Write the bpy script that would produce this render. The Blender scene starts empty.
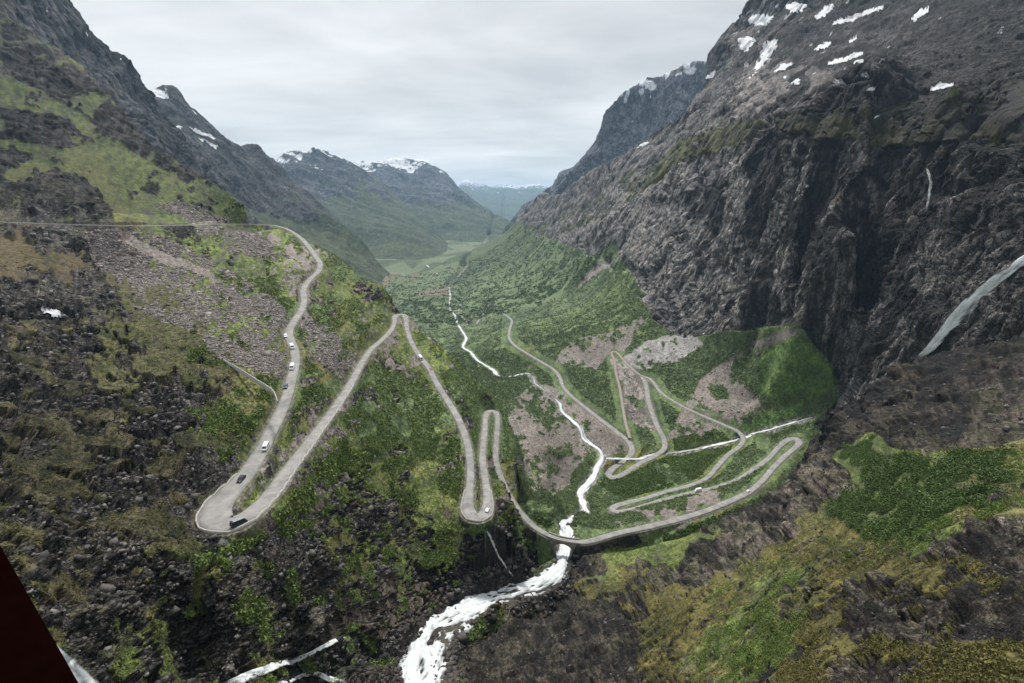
import bpy, bmesh, math, random, os, time
import numpy as np
from concurrent.futures import ThreadPoolExecutor
T0 = time.time()
def log(*a): print('[%.1fs]' % (time.time()-T0), *a, flush=True)
R = math.radians
scene = bpy.context.scene
col = scene.collection
QUAL = float(os.environ.get('TQ', '1.0'))          # mesh density while testing

# ------------------------------------------------------------------ camera, world, sun, exposure
F = 512.0                                          # 18 mm lens on a 36 mm sensor, in pixels
PITCH = math.atan(136/512)                         # horizon sits on row 205
cam = bpy.data.cameras.new('camera'); cam.lens = 18; cam.sensor_width = 36
cam.clip_start = 0.05; cam.clip_end = 120000
co = bpy.data.objects.new('camera', cam); col.objects.link(co)
co.location = (0, 0, 0); co.rotation_euler = (R(90)-PITCH, 0, 0)
scene.camera = co

SUN_EL, SUN_AZ = 58, -6                           # azimuth from +Y towards +X
world = bpy.data.worlds.new('World'); scene.world = world
world.use_nodes = True
wt = world.node_tree; wn = wt.nodes; wl = wt.links
bg = wn['Background']; bg.inputs['Strength'].default_value = 1.0
sky = wn.new('ShaderNodeTexSky'); sky.sky_type = 'NISHITA'; sky.sun_disc = False
sky.sun_elevation = R(SUN_EL); sky.sun_rotation = R(SUN_AZ)
skm = wn.new('ShaderNodeVectorMath'); skm.operation = 'SCALE'; skm.inputs['Scale'].default_value = 0.08
wl.new(sky.outputs[0], skm.inputs[0])
tc = wn.new('ShaderNodeTexCoord')
sep = wn.new('ShaderNodeSeparateXYZ'); wl.new(tc.outputs['Generated'], sep.inputs[0])
# clouds live on a flat deck: direction / height gives the perspective of a cloud layer
zc = wn.new('ShaderNodeMath'); zc.operation = 'MAXIMUM'; zc.inputs[1].default_value = 0.0; wl.new(sep.outputs['Z'], zc.inputs[0])
zd = wn.new('ShaderNodeMath'); zd.operation = 'ADD'; zd.inputs[1].default_value = 0.10; wl.new(zc.outputs[0], zd.inputs[0])
dx = wn.new('ShaderNodeMath'); dx.operation = 'DIVIDE'; wl.new(sep.outputs['X'], dx.inputs[0]); wl.new(zd.outputs[0], dx.inputs[1])
dy = wn.new('ShaderNodeMath'); dy.operation = 'DIVIDE'; wl.new(sep.outputs['Y'], dy.inputs[0]); wl.new(zd.outputs[0], dy.inputs[1])
cmb = wn.new('ShaderNodeCombineXYZ'); wl.new(dx.outputs[0], cmb.inputs[0]); wl.new(dy.outputs[0], cmb.inputs[1])
def wnoise(scale, detail, rough, sx=1.0, sy=1.0):
    mp = wn.new('ShaderNodeMapping'); mp.inputs['Scale'].default_value = (sx, sy, 1); mp.inputs['Location'].default_value = (3.7*scale, 1.3, 0)
    wl.new(cmb.outputs[0], mp.inputs[0])
    n = wn.new('ShaderNodeTexNoise'); n.inputs['Scale'].default_value = scale; n.inputs['Detail'].default_value = detail
    n.inputs['Roughness'].default_value = rough; n.inputs['Distortion'].default_value = 0.4; wl.new(mp.outputs[0], n.inputs['Vector']); return n
n1 = wnoise(0.42, 5, 0.55, 0.8, 1.0); n2 = wnoise(1.3, 6, 0.6, 0.6, 1.0)
mx = wn.new('ShaderNodeMath'); mx.operation = 'MULTIPLY_ADD'; mx.inputs[1].default_value = 0.45
wl.new(n2.outputs[0], mx.inputs[0]); wl.new(n1.outputs[0], mx.inputs[2])
cr = wn.new('ShaderNodeValToRGB'); wl.new(mx.outputs[0], cr.inputs[0])
cr.color_ramp.elements[0].position = 0.56; cr.color_ramp.elements[0].color = (0.45, 0.463, 0.47, 1)
cr.color_ramp.elements[1].position = 0.88; cr.color_ramp.elements[1].color = (0.75, 0.755, 0.75, 1)
# an overcast sky grows brighter towards the zenith (CIE overcast law)
zb = wn.new('ShaderNodeMapRange'); zb.inputs['From Min'].default_value = 0.38; zb.inputs['From Max'].default_value = 1.0
zb.inputs['To Min'].default_value = 1.0; zb.inputs['To Max'].default_value = 1.15; wl.new(sep.outputs['Z'], zb.inputs['Value'])
cs = wn.new('ShaderNodeVectorMath'); cs.operation = 'SCALE'; wl.new(cr.outputs[0], cs.inputs[0]); wl.new(zb.outputs[0], cs.inputs['Scale'])
mix = wn.new('ShaderNodeMixRGB'); mix.inputs[0].default_value = 0.93
wl.new(skm.outputs[0], mix.inputs[1]); wl.new(cs.outputs[0], mix.inputs[2])
wl.new(mix.outputs[0], bg.inputs['Color'])

sl = bpy.data.lights.new('sun', 'SUN'); sl.energy = 3.2; sl.angle = R(8); sl.color = (1.0, 0.96, 0.9)
so = bpy.data.objects.new('sun', sl); col.objects.link(so)
so.rotation_euler = (R(90-SUN_EL), 0, R(180-SUN_AZ))
scene.view_settings.view_transform = 'Standard'; scene.view_settings.look = 'None'
scene.view_settings.exposure = 0.55; scene.view_settings.gamma = 1.0
scene.cycles.max_bounces = 5; scene.cycles.diffuse_bounces = 3; scene.cycles.volume_bounces = 1
scene.cycles.transparent_max_bounces = 6
scene.cycles.use_denoising = True

# ------------------------------------------------------------------ numbers
cP, sP = math.cos(PITCH), math.sin(PITCH)
def ray(px, py):
    x = (px-512)/F; y = (py-341.5)/F
    f = cP - sP*y; d = sP + cP*y; h = math.hypot(x, f)
    return math.atan2(x, f), -d/h                  # azimuth, tan(elevation)
def at(px, py, r=None, z=None):
    a, e = ray(px, py)
    if r is None: r = z/e
    return (r*math.sin(a), r*math.cos(a), r*e)
def proj(P):
    x, y, z = P[..., 0], P[..., 1], P[..., 2]
    dep = y*cP - z*sP; up = y*sP + z*cP
    dep = np.maximum(dep, 1e-3)
    return 512 + F*x/dep, 341.5 - F*up/dep

_tab = np.random.RandomState(7).uniform(-1, 1, 64*64*64).astype(np.float32)
def _vn(P):
    Q = np.floor(P); f = (P - Q).astype(np.float32); Q = Q.astype(np.int64) & 63
    f = f*f*f*(f*(f*6-15)+10)
    x0, y0, z0 = Q[:, 0], Q[:, 1], Q[:, 2]
    x1, y1, z1 = (x0+1) & 63, (y0+1) & 63, (z0+1) & 63
    fx, fy, fz = f[:, 0], f[:, 1], f[:, 2]
    def g(a, b, c): return _tab[(a*64+b)*64+c]
    a = g(x0, y0, z0)*(1-fx)+g(x1, y0, z0)*fx; b = g(x0, y1, z0)*(1-fx)+g(x1, y1, z0)*fx
    c = g(x0, y0, z1)*(1-fx)+g(x1, y0, z1)*fx; d = g(x0, y1, z1)*(1-fx)+g(x1, y1, z1)*fx
    return (a*(1-fy)+b*fy)*(1-fz) + (c*(1-fy)+d*fy)*fz
POOL = ThreadPoolExecutor(4)
_rot = np.array([[0.36, 0.48, -0.8], [-0.8, 0.6, 0.0], [0.48, 0.64, 0.6]])
def noise(P, lam, seed=0, warp=(1, 1, 1)):
    """value noise, about -1..1, wavelength lam in metres"""
    n = len(P)
    if n == 0: return np.zeros(0, np.float32)
    s = np.array(warp, float)/lam
    def f(i):
        q = (P[i[0]:i[1]]*s) @ _rot.T if warp == (1, 1, 1) else P[i[0]:i[1]]*s
        return _vn(q + seed*17.31 + 5.5)
    ch = [(k, min(n, k+200000)) for k in range(0, n, 200000)]
    return np.concatenate(list(POOL.map(f, ch)))
def fbm(P, lam, octs=4, seed=0, warp=(1, 1, 1), gain=0.5):
    o = np.zeros(len(P), np.float32); a = 1.0; t = 0
    for k in range(octs):
        o += a*noise(P, lam/2**k, seed+k*3.7, warp); t += a; a *= gain
    return o/t*1.6
def cells(P, lam, seed=0):
    """distance to nearest and gap to second nearest jittered cell point"""
    n = len(P)
    def f(i):
        q = (P[i[0]:i[1]]/lam) @ _rot.T + seed*9.7
        Q = np.floor(q); fr = (q-Q).astype(np.float32); Q = Q.astype(np.int64)
        f1 = np.full(len(q), 9, np.float32); f2 = f1.copy(); idv = f1.copy(); tl = f1.copy()
        for a in (-1, 0, 1):
            for b in (-1, 0, 1):
                for c in (-1, 0, 1):
                    h = (((Q[:, 0]+a) & 63)*64+((Q[:, 1]+b) & 63))*64+((Q[:, 2]+c) & 63)
                    jx = _tab[h]*.5+.5; jy = _tab[(h*7+11) & 262143]*.5+.5; jz = _tab[(h*13+5) & 262143]*.5+.5
                    d = (a+jx-fr[:, 0])**2+(b+jy-fr[:, 1])**2+(c+jz-fr[:, 2])**2
                    nw = d < f1
                    f2 = np.where(nw, f1, np.minimum(f2, d)); f1 = np.where(nw, d, f1)
                    idv = np.where(nw, _tab[(h*3+1) & 262143], idv)
                    tl = np.where(nw, (a+jx-fr[:, 0])*_tab[(h*5+2) & 262143]+(b+jy-fr[:, 1])*_tab[(h*9+3) & 262143]+(c+jz-fr[:, 2])*_tab[(h*11+7) & 262143], tl)
        return np.stack([np.sqrt(f1), np.sqrt(f2), idv, tl], 1)
    ch = [(k, min(n, k+200000)) for k in range(0, n, 200000)]
    return np.concatenate(list(POOL.map(f, ch)))
def sstep(a, b, x):
    t = np.clip((x-a)/(b-a), 0, 1); return t*t*(3-2*t)

# ------------------------------------------------------------------ paths traced in the valley (pixel, height) -> 3-D polylines
def path(pts, keys, step=1.5, wf=1.0):
    """pts: pixel rows (px,py[,half width]); keys: {index: z}. Heights run evenly along the ground between the keys."""
    n = len(pts); ki = sorted(keys); kz = [keys[k] for k in ki]
    z = np.interp(np.arange(n), ki, kz)
    for _ in range(12):
        P = np.array([at(p[0], p[1], z=zz) for p, zz in zip(pts, z)])
        s = np.concatenate([[0], np.cumsum(np.hypot(*np.diff(P[:, :2], axis=0).T))])
        z = 0.5*z + 0.5*np.interp(s, s[ki], kz)
    P = np.array([at(p[0], p[1], z=zz) for p, zz in zip(pts, z)])
    W = np.array([p[2]*wf if len(p) > 2 else np.nan for p in pts]); W[0] = W[0] if W[0] == W[0] else 3.0
    for i in range(1, n):
        if W[i] != W[i]: W[i] = W[i-1]
    A = np.concatenate([P, W[:, None]], 1)
    # centripetal Catmull-Rom through the points, then even steps
    X = np.vstack([2*A[0]-A[1], A, 2*A[-1]-A[-2]]); out = []
    for i in range(1, len(X)-2):
        p0, p1, p2, p3 = X[i-1], X[i], X[i+1], X[i+2]
        k = max(2, int(np.hypot(*(p2-p1)[:2])/step))
        d0, d1, d2 = [max(1e-3, np.hypot(*(b-a)[:2]))**.5 for a, b in ((p0, p1), (p1, p2), (p2, p3))]
        m1 = (p2-p1) + d1*((p1-p0)/d0 - (p2-p0)/(d0+d1)); m2 = (p2-p1) + d1*((p3-p2)/d2 - (p3-p1)/(d1+d2))
        for t in np.arange(k)/k:
            out.append((2*t**3-3*t**2+1)*p1+(t**3-2*t**2+t)*m1+(-2*t**3+3*t**2)*p2+(t**3-t**2)*m2)
    out.append(X[-2]); return np.array(out)

ROAD_A = [(-60,221,1.5),(0,222),(60,224),(120,225.5),(180,225),(230,224),(262,224.5,2.6),(283,227.5),(299.5,237,3.0),(308,246),(315,255.5),(320,264),(318,271.5),(311,278),
  (305.4,285),(303.2,292),(304,300),(303,306),(299.6,313),(292.5,323.5,2.9),(288.5,332),(291,342),(294.5,351),(295.5,359),(293.5,370),(290,384),(286.5,397),(279,415),(270,432,2.8),
  (262,449),(253.5,463),(244,477,3.0),(231,490,3.6),(219,503,4.2),(213,513,4.6),(215,521,4.6),(223,525.5,4.4),(237,523,3.8),(252,513,3.0),(266,500,2.7),(278,484.5),(290,467),(304.5,448.5),
  (318,430),(333,410),(348.5,387),(356,373.5),(362.5,361.5),(371,349),(381.5,340),(391,330),(394.5,322),(394.5,317.5,3.4),(397,315,4.0),(401,314.2,4.2),(404.5,315.5,4.0),(406,320,3.4),(406.6,327,3.0),
  (409.5,338),(415.4,349.5),(422,359.5),(429,368),(433.5,377.5),(440,389),(451,406),(461.5,426),(468,447,2.9),(470.5,466),(470,485),(468,500,3.6),(467.5,509,4.3),(471,516,4.6),(477,518,4.6),(483,516.5,4.6),(487,509,4.0),
  (487.5,498,3.2),(485,478,2.8),(482.5,460),(483.3,443),(485,427),(485.5,418),(487.5,412.5,3.4),(491.5,410.5,3.6),(495.5,412,3.4),(497.5,418,2.8),(497.4,427),(496,443),(495.8,459.5),(499.5,474),
  (506.5,490,2.6),(515.5,506),(526.5,519.5),(538,529.5),(553,537),(571,541),(586,542,3.0),(599,538.5,3.2),(618,533),(640,528.5),(672,521),(702.5,512),(730.5,501),(749,492),(763,480),(775,466),(787,454.5),(796,447,3.2),
  (799.5,442.5,3.8),(796,438.5,4.0),(789,439.5,3.8),(780,446,3.2),(768,459),(752,470.5),(737.5,480),(716.5,487.5),(691,493),(667,499),(646,505.5),(628,510.5,3.4),(616,512,4.0),(611.5,509.5,4.2),(616,506,4.0),
  (630,502,3.4),(646,498,3.1),(665,492),(688.5,486),(707,478),(717,467),(728,455),(740,446),(743.5,438.5),(737.5,431),(722,424),(702.5,415.5),(688,409),(673.5,401),(661.7,393),(654.4,383.5),(648.6,378),(642,376.5)]
kA = {0:-10, 7:-27, 19:-54, 34:-75, 54:-105, 72:-134, 84:-155, 95:-179.5, 96:-180, 97:-180, 98:-180.2}
def idx(L, px, py): return min(range(len(L)), key=lambda i: (L[i][0]-px)**2+(L[i][1]-py)**2)
kA = {0:-10, idx(ROAD_A,283,227):-27, idx(ROAD_A,213,513):-75, idx(ROAD_A,401,314):-105, idx(ROAD_A,477,518):-134, idx(ROAD_A,491,410):-155,
      idx(ROAD_A,553,537):-178.5, idx(ROAD_A,586,542):-180, idx(ROAD_A,799.5,442):-205, idx(ROAD_A,611,509):-225, idx(ROAD_A,743,438):-240, len(ROAD_A)-1:-249}
ROAD_B = [(642,376.5,3.0),(645,382),(647,389),(648,399),(652.5,413.5),(658,427.5),(664.5,440.5),(664,449),(655,456),(640,463.5),(628,471),(617,477,3.4),(609.5,477.5,4.0),(608.5,473,3.8),(614,467.5,3.2),(625,460.5),
  (632,452),(629.5,442.5),(617,432),(600,419),(583,405.5,2.9),(572,396.5),(563,386.5),(559.5,376.5),(553,369),(541.5,362),(529.8,355),(517,347,3.2),(509.5,339),(509.5,330),(511.5,320),(503.7,313.8),(498,309.5),(493.5,304.5),
  (489.5,304.5),(483.7,313.8),(476.5,323.5)]
kB = {0:-249, idx(ROAD_B,664,449):-261, idx(ROAD_B,609,477):-268, idx(ROAD_B,600,419):-276, idx(ROAD_B,559,376):-285, idx(ROAD_B,511,320):-310, idx(ROAD_B,493,304):-322, len(ROAD_B)-1:-330}
TRACK = [(648,377.5,1.8),(640.5,375),(631,367.5),(623,359.5),(619,354.5),(614,351),(611.5,352.5),(614,359),(616,373),(620,389),(623,408),(626,424),(630,438)]
kT = {0:-249, 5:-243, 12:-270}
ROAD_C = [(469,326,3.2),(464,319),(458.8,312.5),(459.3,307),(461,302.5)]
FLUME = [(209,354.5,0.35),(222,359),(235,366),(256,379),(273,390.5),(277.5,401)]
RIVER = [(418,730,10.0),(421,693,9.0),(424,668,7.8),(430,646,7.2),(441,630,6.6),(458,617,6.4),(486,602,6.2),(514,592,5.8),(537,585,5.8),(553,576,5.6),(560,565,4.4),(563,555,3.6),(565,545,3.4),(567,533,3.4),(564.5,524.5,3.4),
  (574,518,3.2),(584.5,513,3.2),(583.5,506),(582,500,3.2),(580.5,493,3.5),(587,485,4.2),(592.5,478.5,4.4),(597,468.5,4.6),(602.5,459,4.6),(600,450.5,4.2),(590,443.5,3.8),(584,438,3.5),(581,430,3.4),(571,419.5,3.4),(562,411.5,3.4),(559,404,3.2),
  (550,395.5,3.0),(543,389.5,3.0),(534.5,383.5,3.2),(532,377.5,3.2),(527,373.5,3.4),(518,375,3.6),(510.5,377,3.6),(500,376.8,3.4),(493.5,370.5,4.0),(484.5,365,2.6),(477,360.5,4.0),(470,352,4.0),(463,347.5,4.0),(466,338.5,4.2),(462,331,3.0),(457.5,323.5,5.0),
  (455.2,316,5.0),(450.3,310,3.6),(449.5,303,3),(450,296,5.0),(448,285,6.0),(440,276,6),(430,268,7),(423,262,8)]
kR = {0:-122, 1:-129, idx(RIVER,486,602):-160, idx(RIVER,537,585):-176, idx(RIVER,563,555):-189, idx(RIVER,564.5,524):-207, idx(RIVER,584.5,513):-236, idx(RIVER,582,500):-246, idx(RIVER,602,459):-264,
      idx(RIVER,581,430):-271, idx(RIVER,543,389):-290, idx(RIVER,500,377):-308, idx(RIVER,466,338):-338, idx(RIVER,457,323):-348, idx(RIVER,448,285):-368, len(RIVER)-1:-375}
BROOK = [(812,418,2.0),(802,420.5,2.4),(789,424,2.6),(773,429,2.6),(759,432.5),(746,437),(735,441),(716.5,445),(693,450),(672,453),(653,454.5),(640,459),(620.5,458.8,1.8),(606,458.5)]
kK = {0:-214, 1:-219, idx(BROOK,746,437):-244.5, idx(BROOK,664,453):-263.8, len(BROOK)-1:-265.5}
pA, pB, pT, pC = path(ROAD_A, kA, wf=0.87), path(ROAD_B, kB), path(TRACK, kT), path(ROAD_C, {0:-343, 4:-350})
pF = path(FLUME, {0:-57, 5:-61.5})
pR, pK = path(RIVER, kR), path(BROOK, kK)
rA_ = np.hypot(pA[:, 0], pA[:, 1]); pA[:, 3] *= np.interp(rA_, [150, 205, 420, 520], [0.98, 0.80, 0.78, 0.88])
pR[:, 3] *= np.where(np.hypot(pR[:, 0], pR[:, 1]) > 330, 0.78, 1.0)

# ------------------------------------------------------------------ control points of the land: (pixel x, pixel y, range m)
S_PTS = [(0,0,1500),(0,60,1250),(0,100,1050),(0,140,880),(0,180,720),(0,260,400),(0,300,300),(0,350,230),(0,400,180),(0,450,145),(0,500,118),(0,550,92),(0,600,75),(0,683,62),
 (60,60,1200),(60,120,950),(60,180,720),(100,100,1100),(100,160,820),(100,200,680),(100,260,430),(100,300,330),(100,350,250),(100,400,195),(100,450,160),(100,500,135),(100,550,115),(100,600,100),(100,683,82),
 (150,145,1020),(150,190,760),(150,260,430),(200,180,900),(200,205,780),(200,260,420),(200,300,290),(200,350,230),(200,400,187),(200,450,152),(190,500,136),(205,532,126),(215,548,121),(192,560,114),(240,542,124),(170,560,112),(200,600,103),(200,640,102),(200,683,95),
 (240,203,820),(240,240,500),(240,260,420),(260,300,320),(260,350,240),(235,430,170),
 (330,253,560),(345,265,540),(345,300,420),(345,320,370),(370,283,530),(392,298,510),(370,310,450),(320,350,265),(320,380,232),(412,325,495),(430,338,450),(455,360,410),(475,380,395),(495,400,388),
 (420,390,340),(400,430,262),(350,450,198),(380,480,207),(330,500,168),(300,500,155),(400,530,192),(430,500,212),(440,460,255),(300,530,140),(250,545,125),(250,580,110),(300,600,114),(330,560,136),(380,560,168),(430,560,185),(450,530,198),
 (400,600,158),(440,590,175),(480,560,180),(495,585,174),(350,640,132),(300,640,120),(380,670,125),(300,683,108),(500,530,203),(515,525,212),(508,440,345),(512,470,305),(520,560,208),
 (520,600,195),(520,683,170),(640,500,330),(640,600,260),(700,683,260)]
S_HID = [(560,440,-330,400),(560,520,-330,260),(620,440,-400,500),(700,500,-400,300),(900,500,-420,300),(1000,400,-420,300),(520,380,-300,480),(560,330,-420,800)]
V_PTS = [(530,450,400),(540,470,378),(550,430,485),(560,480,352),(520,420,485),(512,398,600),(570,500,325),(600,430,560),(630,490,400),(680,470,470),(560,520,300),(600,520,335),
 (480,390,690),(450,360,1000),(420,330,1500),(400,300,2100),(440,300,1950),(420,270,3300),(400,262,3600),(440,250,4600),(460,238,6300),(480,230,8000),(500,226,9000),(380,280,2700),
 (520,280,2000),(520,250,2650),(500,290,1950),(540,330,1170),(560,300,1480),(560,280,1680),(580,340,960),(600,300,1260),(600,270,1480),(545,240,2350),(650,318,940),(620,330,930),(600,370,790),(620,390,735),
 (520,222,3500),(540,228,2750),(530,205,3300),
 (700,340,815),(660,355,800),(690,375,735),(720,360,745),(760,330,760),(795,330,712),(770,370,680),(735,400,632),(770,410,592),(800,400,590),(835,380,650),(830,410,575),(805,428,535),
 (690,430,592),(640,420,650),(640,400,690),
 (760,470,425),(700,500,350),(640,480,440),(650,545,270),
 (600,235,1620),(600,200,1950),(640,280,1120),(640,230,1350),(640,190,1620),(640,145,1980),(620,160,2150),(589,178,2380),(560,195,2900),(575,225,2050),
 (700,300,870),(700,270,920),(700,220,1030),(700,180,1130),(690,150,1300),(707,85,1830),(690,110,1650),
 (750,300,770),(750,250,830),(750,200,880),(750,160,930),(750,125,1080),(740,80,1450),(720,40,1900),(757,0,1900),(740,20,1900),
 (800,300,700),(800,250,720),(800,180,780),(800,125,850),(800,80,1150),(800,30,1550),
 (850,300,610),(850,250,630),(850,180,690),(850,130,750),(850,90,950),(850,20,1450),
 (920,355,490),(920,300,530),(920,220,585),(920,140,655),(920,105,760),(920,50,1050),(920,0,1350),
 (1000,320,440),(1000,250,490),(1000,180,540),(1000,130,600),(1000,95,680),(1000,50,900),(1000,0,1200),(1060,320,400),(1060,250,450),(1060,130,560),(1060,90,640),(1060,0,1100),
 (720,-60,2500),(800,-60,2000),(900,-80,1800),(1060,-80,1600)]
V_HID = [(450,500,-260,200),(300,500,-260,200),(100,400,-300,300),(100,200,-380,1000),(0,300,-330,500),(300,300,-330,800),(300,250,-385,1500),(200,200,-390,2500),(0,200,-350,1500),(380,350,-330,900),(420,400,-290,520),(300,230,-400,4000),(200,220,-400,7000),
 (520,560,-240,180),(600,640,-250,120),(700,600,-260,200),(820,520,-260,200),(900,450,-235,360),(1000,400,-230,330),(1000,600,-260,80),(900,420,-215,450),(860,430,-215,500),(960,420,-215,400)]
N_PTS = [(1024,683,40),(1060,683,38),(960,683,44),(880,683,50),(800,683,58),(740,683,70),(680,683,84),(620,683,98),(560,683,112),(500,683,122),(450,683,128),(430,683,131),
 (1060,600,54),(1000,600,58),(930,600,66),(860,600,76),(800,600,90),(740,600,112),(680,600,140),(620,600,172),(570,600,194),(520,620,178),(480,640,155),(560,640,150),(640,640,122),(860,640,62),(760,640,84),
 (1060,540,74),(960,540,84),(880,540,104),(820,540,128),(760,550,150),(700,560,180),(640,570,208),(600,570,222),(580,560,238),
 (1060,480,110),(1024,470,120),(940,480,120),(880,480,136),(830,490,165),(790,510,185),(740,525,205),(690,538,232),(645,550,250),(605,556,243),
 (1060,440,145),(960,445,146),(890,445,165),(850,450,200),(820,460,240),(1060,400,200),(1000,400,205),(940,400,215),(880,410,235),(845,425,262),
 (1060,360,260),(1000,365,265),(950,370,268),(1060,332,320),(1024,338,318),(970,347,300),(921,359,285),(870,396,268),(835,417,275),(812,440,290),(797,470,280),(765,499,268),(725,519,252)]
N_HID = [(540,560,-230,225),(500,560,-230,230),(560,540,-230,262),(400,600,-230,230),(300,600,-240,250),(100,500,-280,200),(0,400,-300,300),(450,700,-150,90),(300,700,-160,90),(100,700,-170,90)]
def centre(P, r): return None
def pts_from(path_, px_ok, step):
    out = []
    for p in path_[::step]:
        r = math.hypot(p[0], p[1]); 
        if px_ok(p, r): out.append((math.atan2(p[0], p[1]), math.log(r), p[2]/r))
    return out
def anc(P): 
    o = []
    for px, py, r in P:
        a, e = ray(px, py); o.append((a, math.log(r), e))
    return o
def hid(P):
    o = []
    for px, py, z, r in P:
        a, e = ray(px, py); o.append((a, math.log(r), z/r))
    return o
KV = 0.55
class Surf:
    def __init__(s, A):
        A = np.array(A); keep = []
        for i in range(len(A)):
            if all((A[i, 0]-A[j, 0])**2+(KV*(A[i, 1]-A[j, 1]))**2 > 0.008**2 for j in keep): keep.append(i)
        A = A[keep]; s.X = np.stack([A[:, 0], KV*A[:, 1]], 1); n = len(A)
        D = np.sqrt(((s.X[:, None]-s.X[None])**2).sum(2)+0.02**2)
        M = np.zeros((n+3, n+3)); M[:n, :n] = -D - 0*np.eye(n); M[:n, n] = 1; M[:n, n+1:] = s.X; M[n, :n] = 1; M[n+1:, :n] = s.X.T
        M[:n, :n] += -0.0015*np.eye(n)*-1*0
        s.w = np.linalg.solve(M, np.concatenate([A[:, 2], [0, 0, 0]])); s.n = n
    def __call__(s, az, lr):
        U = np.stack([az, KV*lr], 1); out = np.empty(len(U))
        def f(k):
            u = U[k:k+20000]
            D = np.sqrt((u[:, 0:1]-s.X[None, :, 0])**2+(u[:, 1:2]-s.X[None, :, 1])**2+0.02**2)
            out[k:k+20000] = -D@s.w[:s.n] + s.w[s.n] + u@s.w[s.n+1:]
        list(POOL.map(f, range(0, len(U), 20000))); return out
iBR = int(np.argmin(np.hypot(pA[:, 0]-at(545,533,z=-178)[0], pA[:, 1]-at(545,533,z=-178)[1])))
sS = Surf(anc(S_PTS)+hid(S_HID)+pts_from(pA[:iBR], lambda p, r: True, 14))
sV = Surf(anc(V_PTS)+hid(V_HID)+pts_from(pA[iBR+60:], lambda p, r: True, 16)+pts_from(pB, lambda p, r: True, 18)+pts_from(pT, lambda p, r: True, 25)
          +pts_from(pR, lambda p, r: r > 330, 22)+pts_from(pK, lambda p, r: True, 22))
sN = Surf(anc(N_PTS)+hid(N_HID))
log('surfaces fitted')

# edges past which each near layer falls away (pixel, range)
S_EDGE = [(-80,-20,1700),(0,20,1500),(60,52,1350),(105,95,1130),(150,140,1030),(200,177,900),(240,202,820),(283,226,700),(300,236,620),(330,253,565),(345,265,545),(370,283,535),(392,298,515),(402,311,518),(412,325,498),(430,338,455),(455,360,415),(475,380,398),
 (495,400,390),(504,409,384),(508,425,360),(512,440,340),(516,470,305),(520,500,268),(530,520,240),(545,535,228),(560,560,215)]
V_EDGE = [(500,226,9500),(515,220,4200),(530,210,3450),(545,203,3150),(560,195,2900),(589,178,2400),(620,158,2150),(640,145,2000),(690,110,1780),(705,86,1840),(708,72,1850),(712,45,1900),(740,20,1950),(757,0,1950),(800,-50,2000),(900,-80,1900),(1060,-90,1700),(1150,-90,1650)]
N_EDGE = [(560,585,215),(580,560,246),(605,553,250),(645,548,258),(690,537,240),(725,519,256),(765,499,272),(797,470,284),(812,440,295),(835,417,280),(870,396,272),(921,359,290),(970,347,305),(1024,338,322),(1100,325,330)]
def edge_fn(E):
    a = np.array([ray(p[0], p[1])[0] for p in E]); r = np.log([p[2] for p in E]); o = np.argsort(a)
    return a[o], r[o]
eS, eV, eN = edge_fn(S_EDGE), edge_fn(V_EDGE), edge_fn(N_EDGE)

# far ridges: skyline pixels, range at both ends, depth of the front slope, exponent of its profile
RIDGES = {
 'A': dict(sky=[(-220,-330,1900),(-100,-170,1900),(0,-80,2000),(45,-30,2050),(65,0,2100),(80,18,2120),(95,36,2150),(108,50,2170),(120,56,2200),(132,62,2220),(143,72,2240),(150,85,2250),(157,94,2260),(163,112,2280),(170,132,2300),(182,152,2330),(200,172,2350),(225,196,2350),(250,222,2350),(280,250,2300),(320,290,2200)], W=1150, p=1.35, floor=-400),
 'B': dict(sky=[(100,120,3000),(140,100,3100),(158,95,3150),(170,94,3200),(182,103,3250),(200,117,3350),(220,134,3450),(240,148,3550),(258,156,3650),(272,160,3750),(285,171,3700),(305,190,3600),(330,214,3450),(352,236,3300),(372,258,3200),(395,280,3000),(420,300,2900)], W=1500, p=1.3, floor=-402),
 'C': dict(sky=[(200,172,6000),(250,166,6200),(275,161,6300),(285,155,6400),(296,152,6450),(306,154,6500),(318,156,6550),(330,158,6600),(342,163,6600),(352,168,6600),(365,178,6500),(385,194,6300),(405,210,6100),(425,226,5900),(440,238,5800),(452,247,5700)], W=2300, p=1.25, floor=-404),
 'D': dict(sky=[(300,176,8600),(340,168,8600),(365,167,8700),(378,166,8700),(395,164.5,8800),(408,164,8800),(424,164,8800),(434,166,8800),(444,172,8700),(456,183,8600),(470,193,8500),(482,202,8400),(494,212,8200),(505,220,8100),(514,226,8000),(520,230,8000)], W=2600, p=1.2, floor=-406),
 'G': dict(sky=[(420,196,19000),(445,190,19500),(460,186,20000),(466,180.5,20000),(472,184,20000),(480,187,20000),(492,187,20500),(505,185.5,21000),(516,187.5,21000),(528,186,21000),(538,185,21000),(548,188,21000),(562,190,21000),(600,196,21000)], W=8000, p=1.0, floor=-410),
 'H': dict(sky=[(508,232,5600),(516,222,5600),(528,208,5500),(540,197,5400),(552,188,5300),(566,175,5200),(578,164,5200),(590,156,5200),(620,150,5200),(700,140,5200)], W=900, p=1.3, floor=-404),
 'I': dict(sky=[(560,190,3900),(578,168,3900),(584,160,3900),(590,150,3900),(595,138,3900),(601,124,3900),(608,110,3900),(616,100,3900),(622,94,3900),(636,87,3850),(650,80,3800),(665,76,3750),(680,72,3700),(694,69,3700),(708,69,3700),(740,66,3700),(800,60,3700),(900,50,3600)], W=750, p=1.6, floor=-300),
}
for k, d in RIDGES.items():
    S = [(ray(p[0], p[1])[0], p[2], ray(p[0], p[1])[1]*p[2]) for p in d['sky']]; S.sort(); d['arr'] = np.array(S)
NAMES = ['S', 'V', 'N'] + list(RIDGES)
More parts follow.
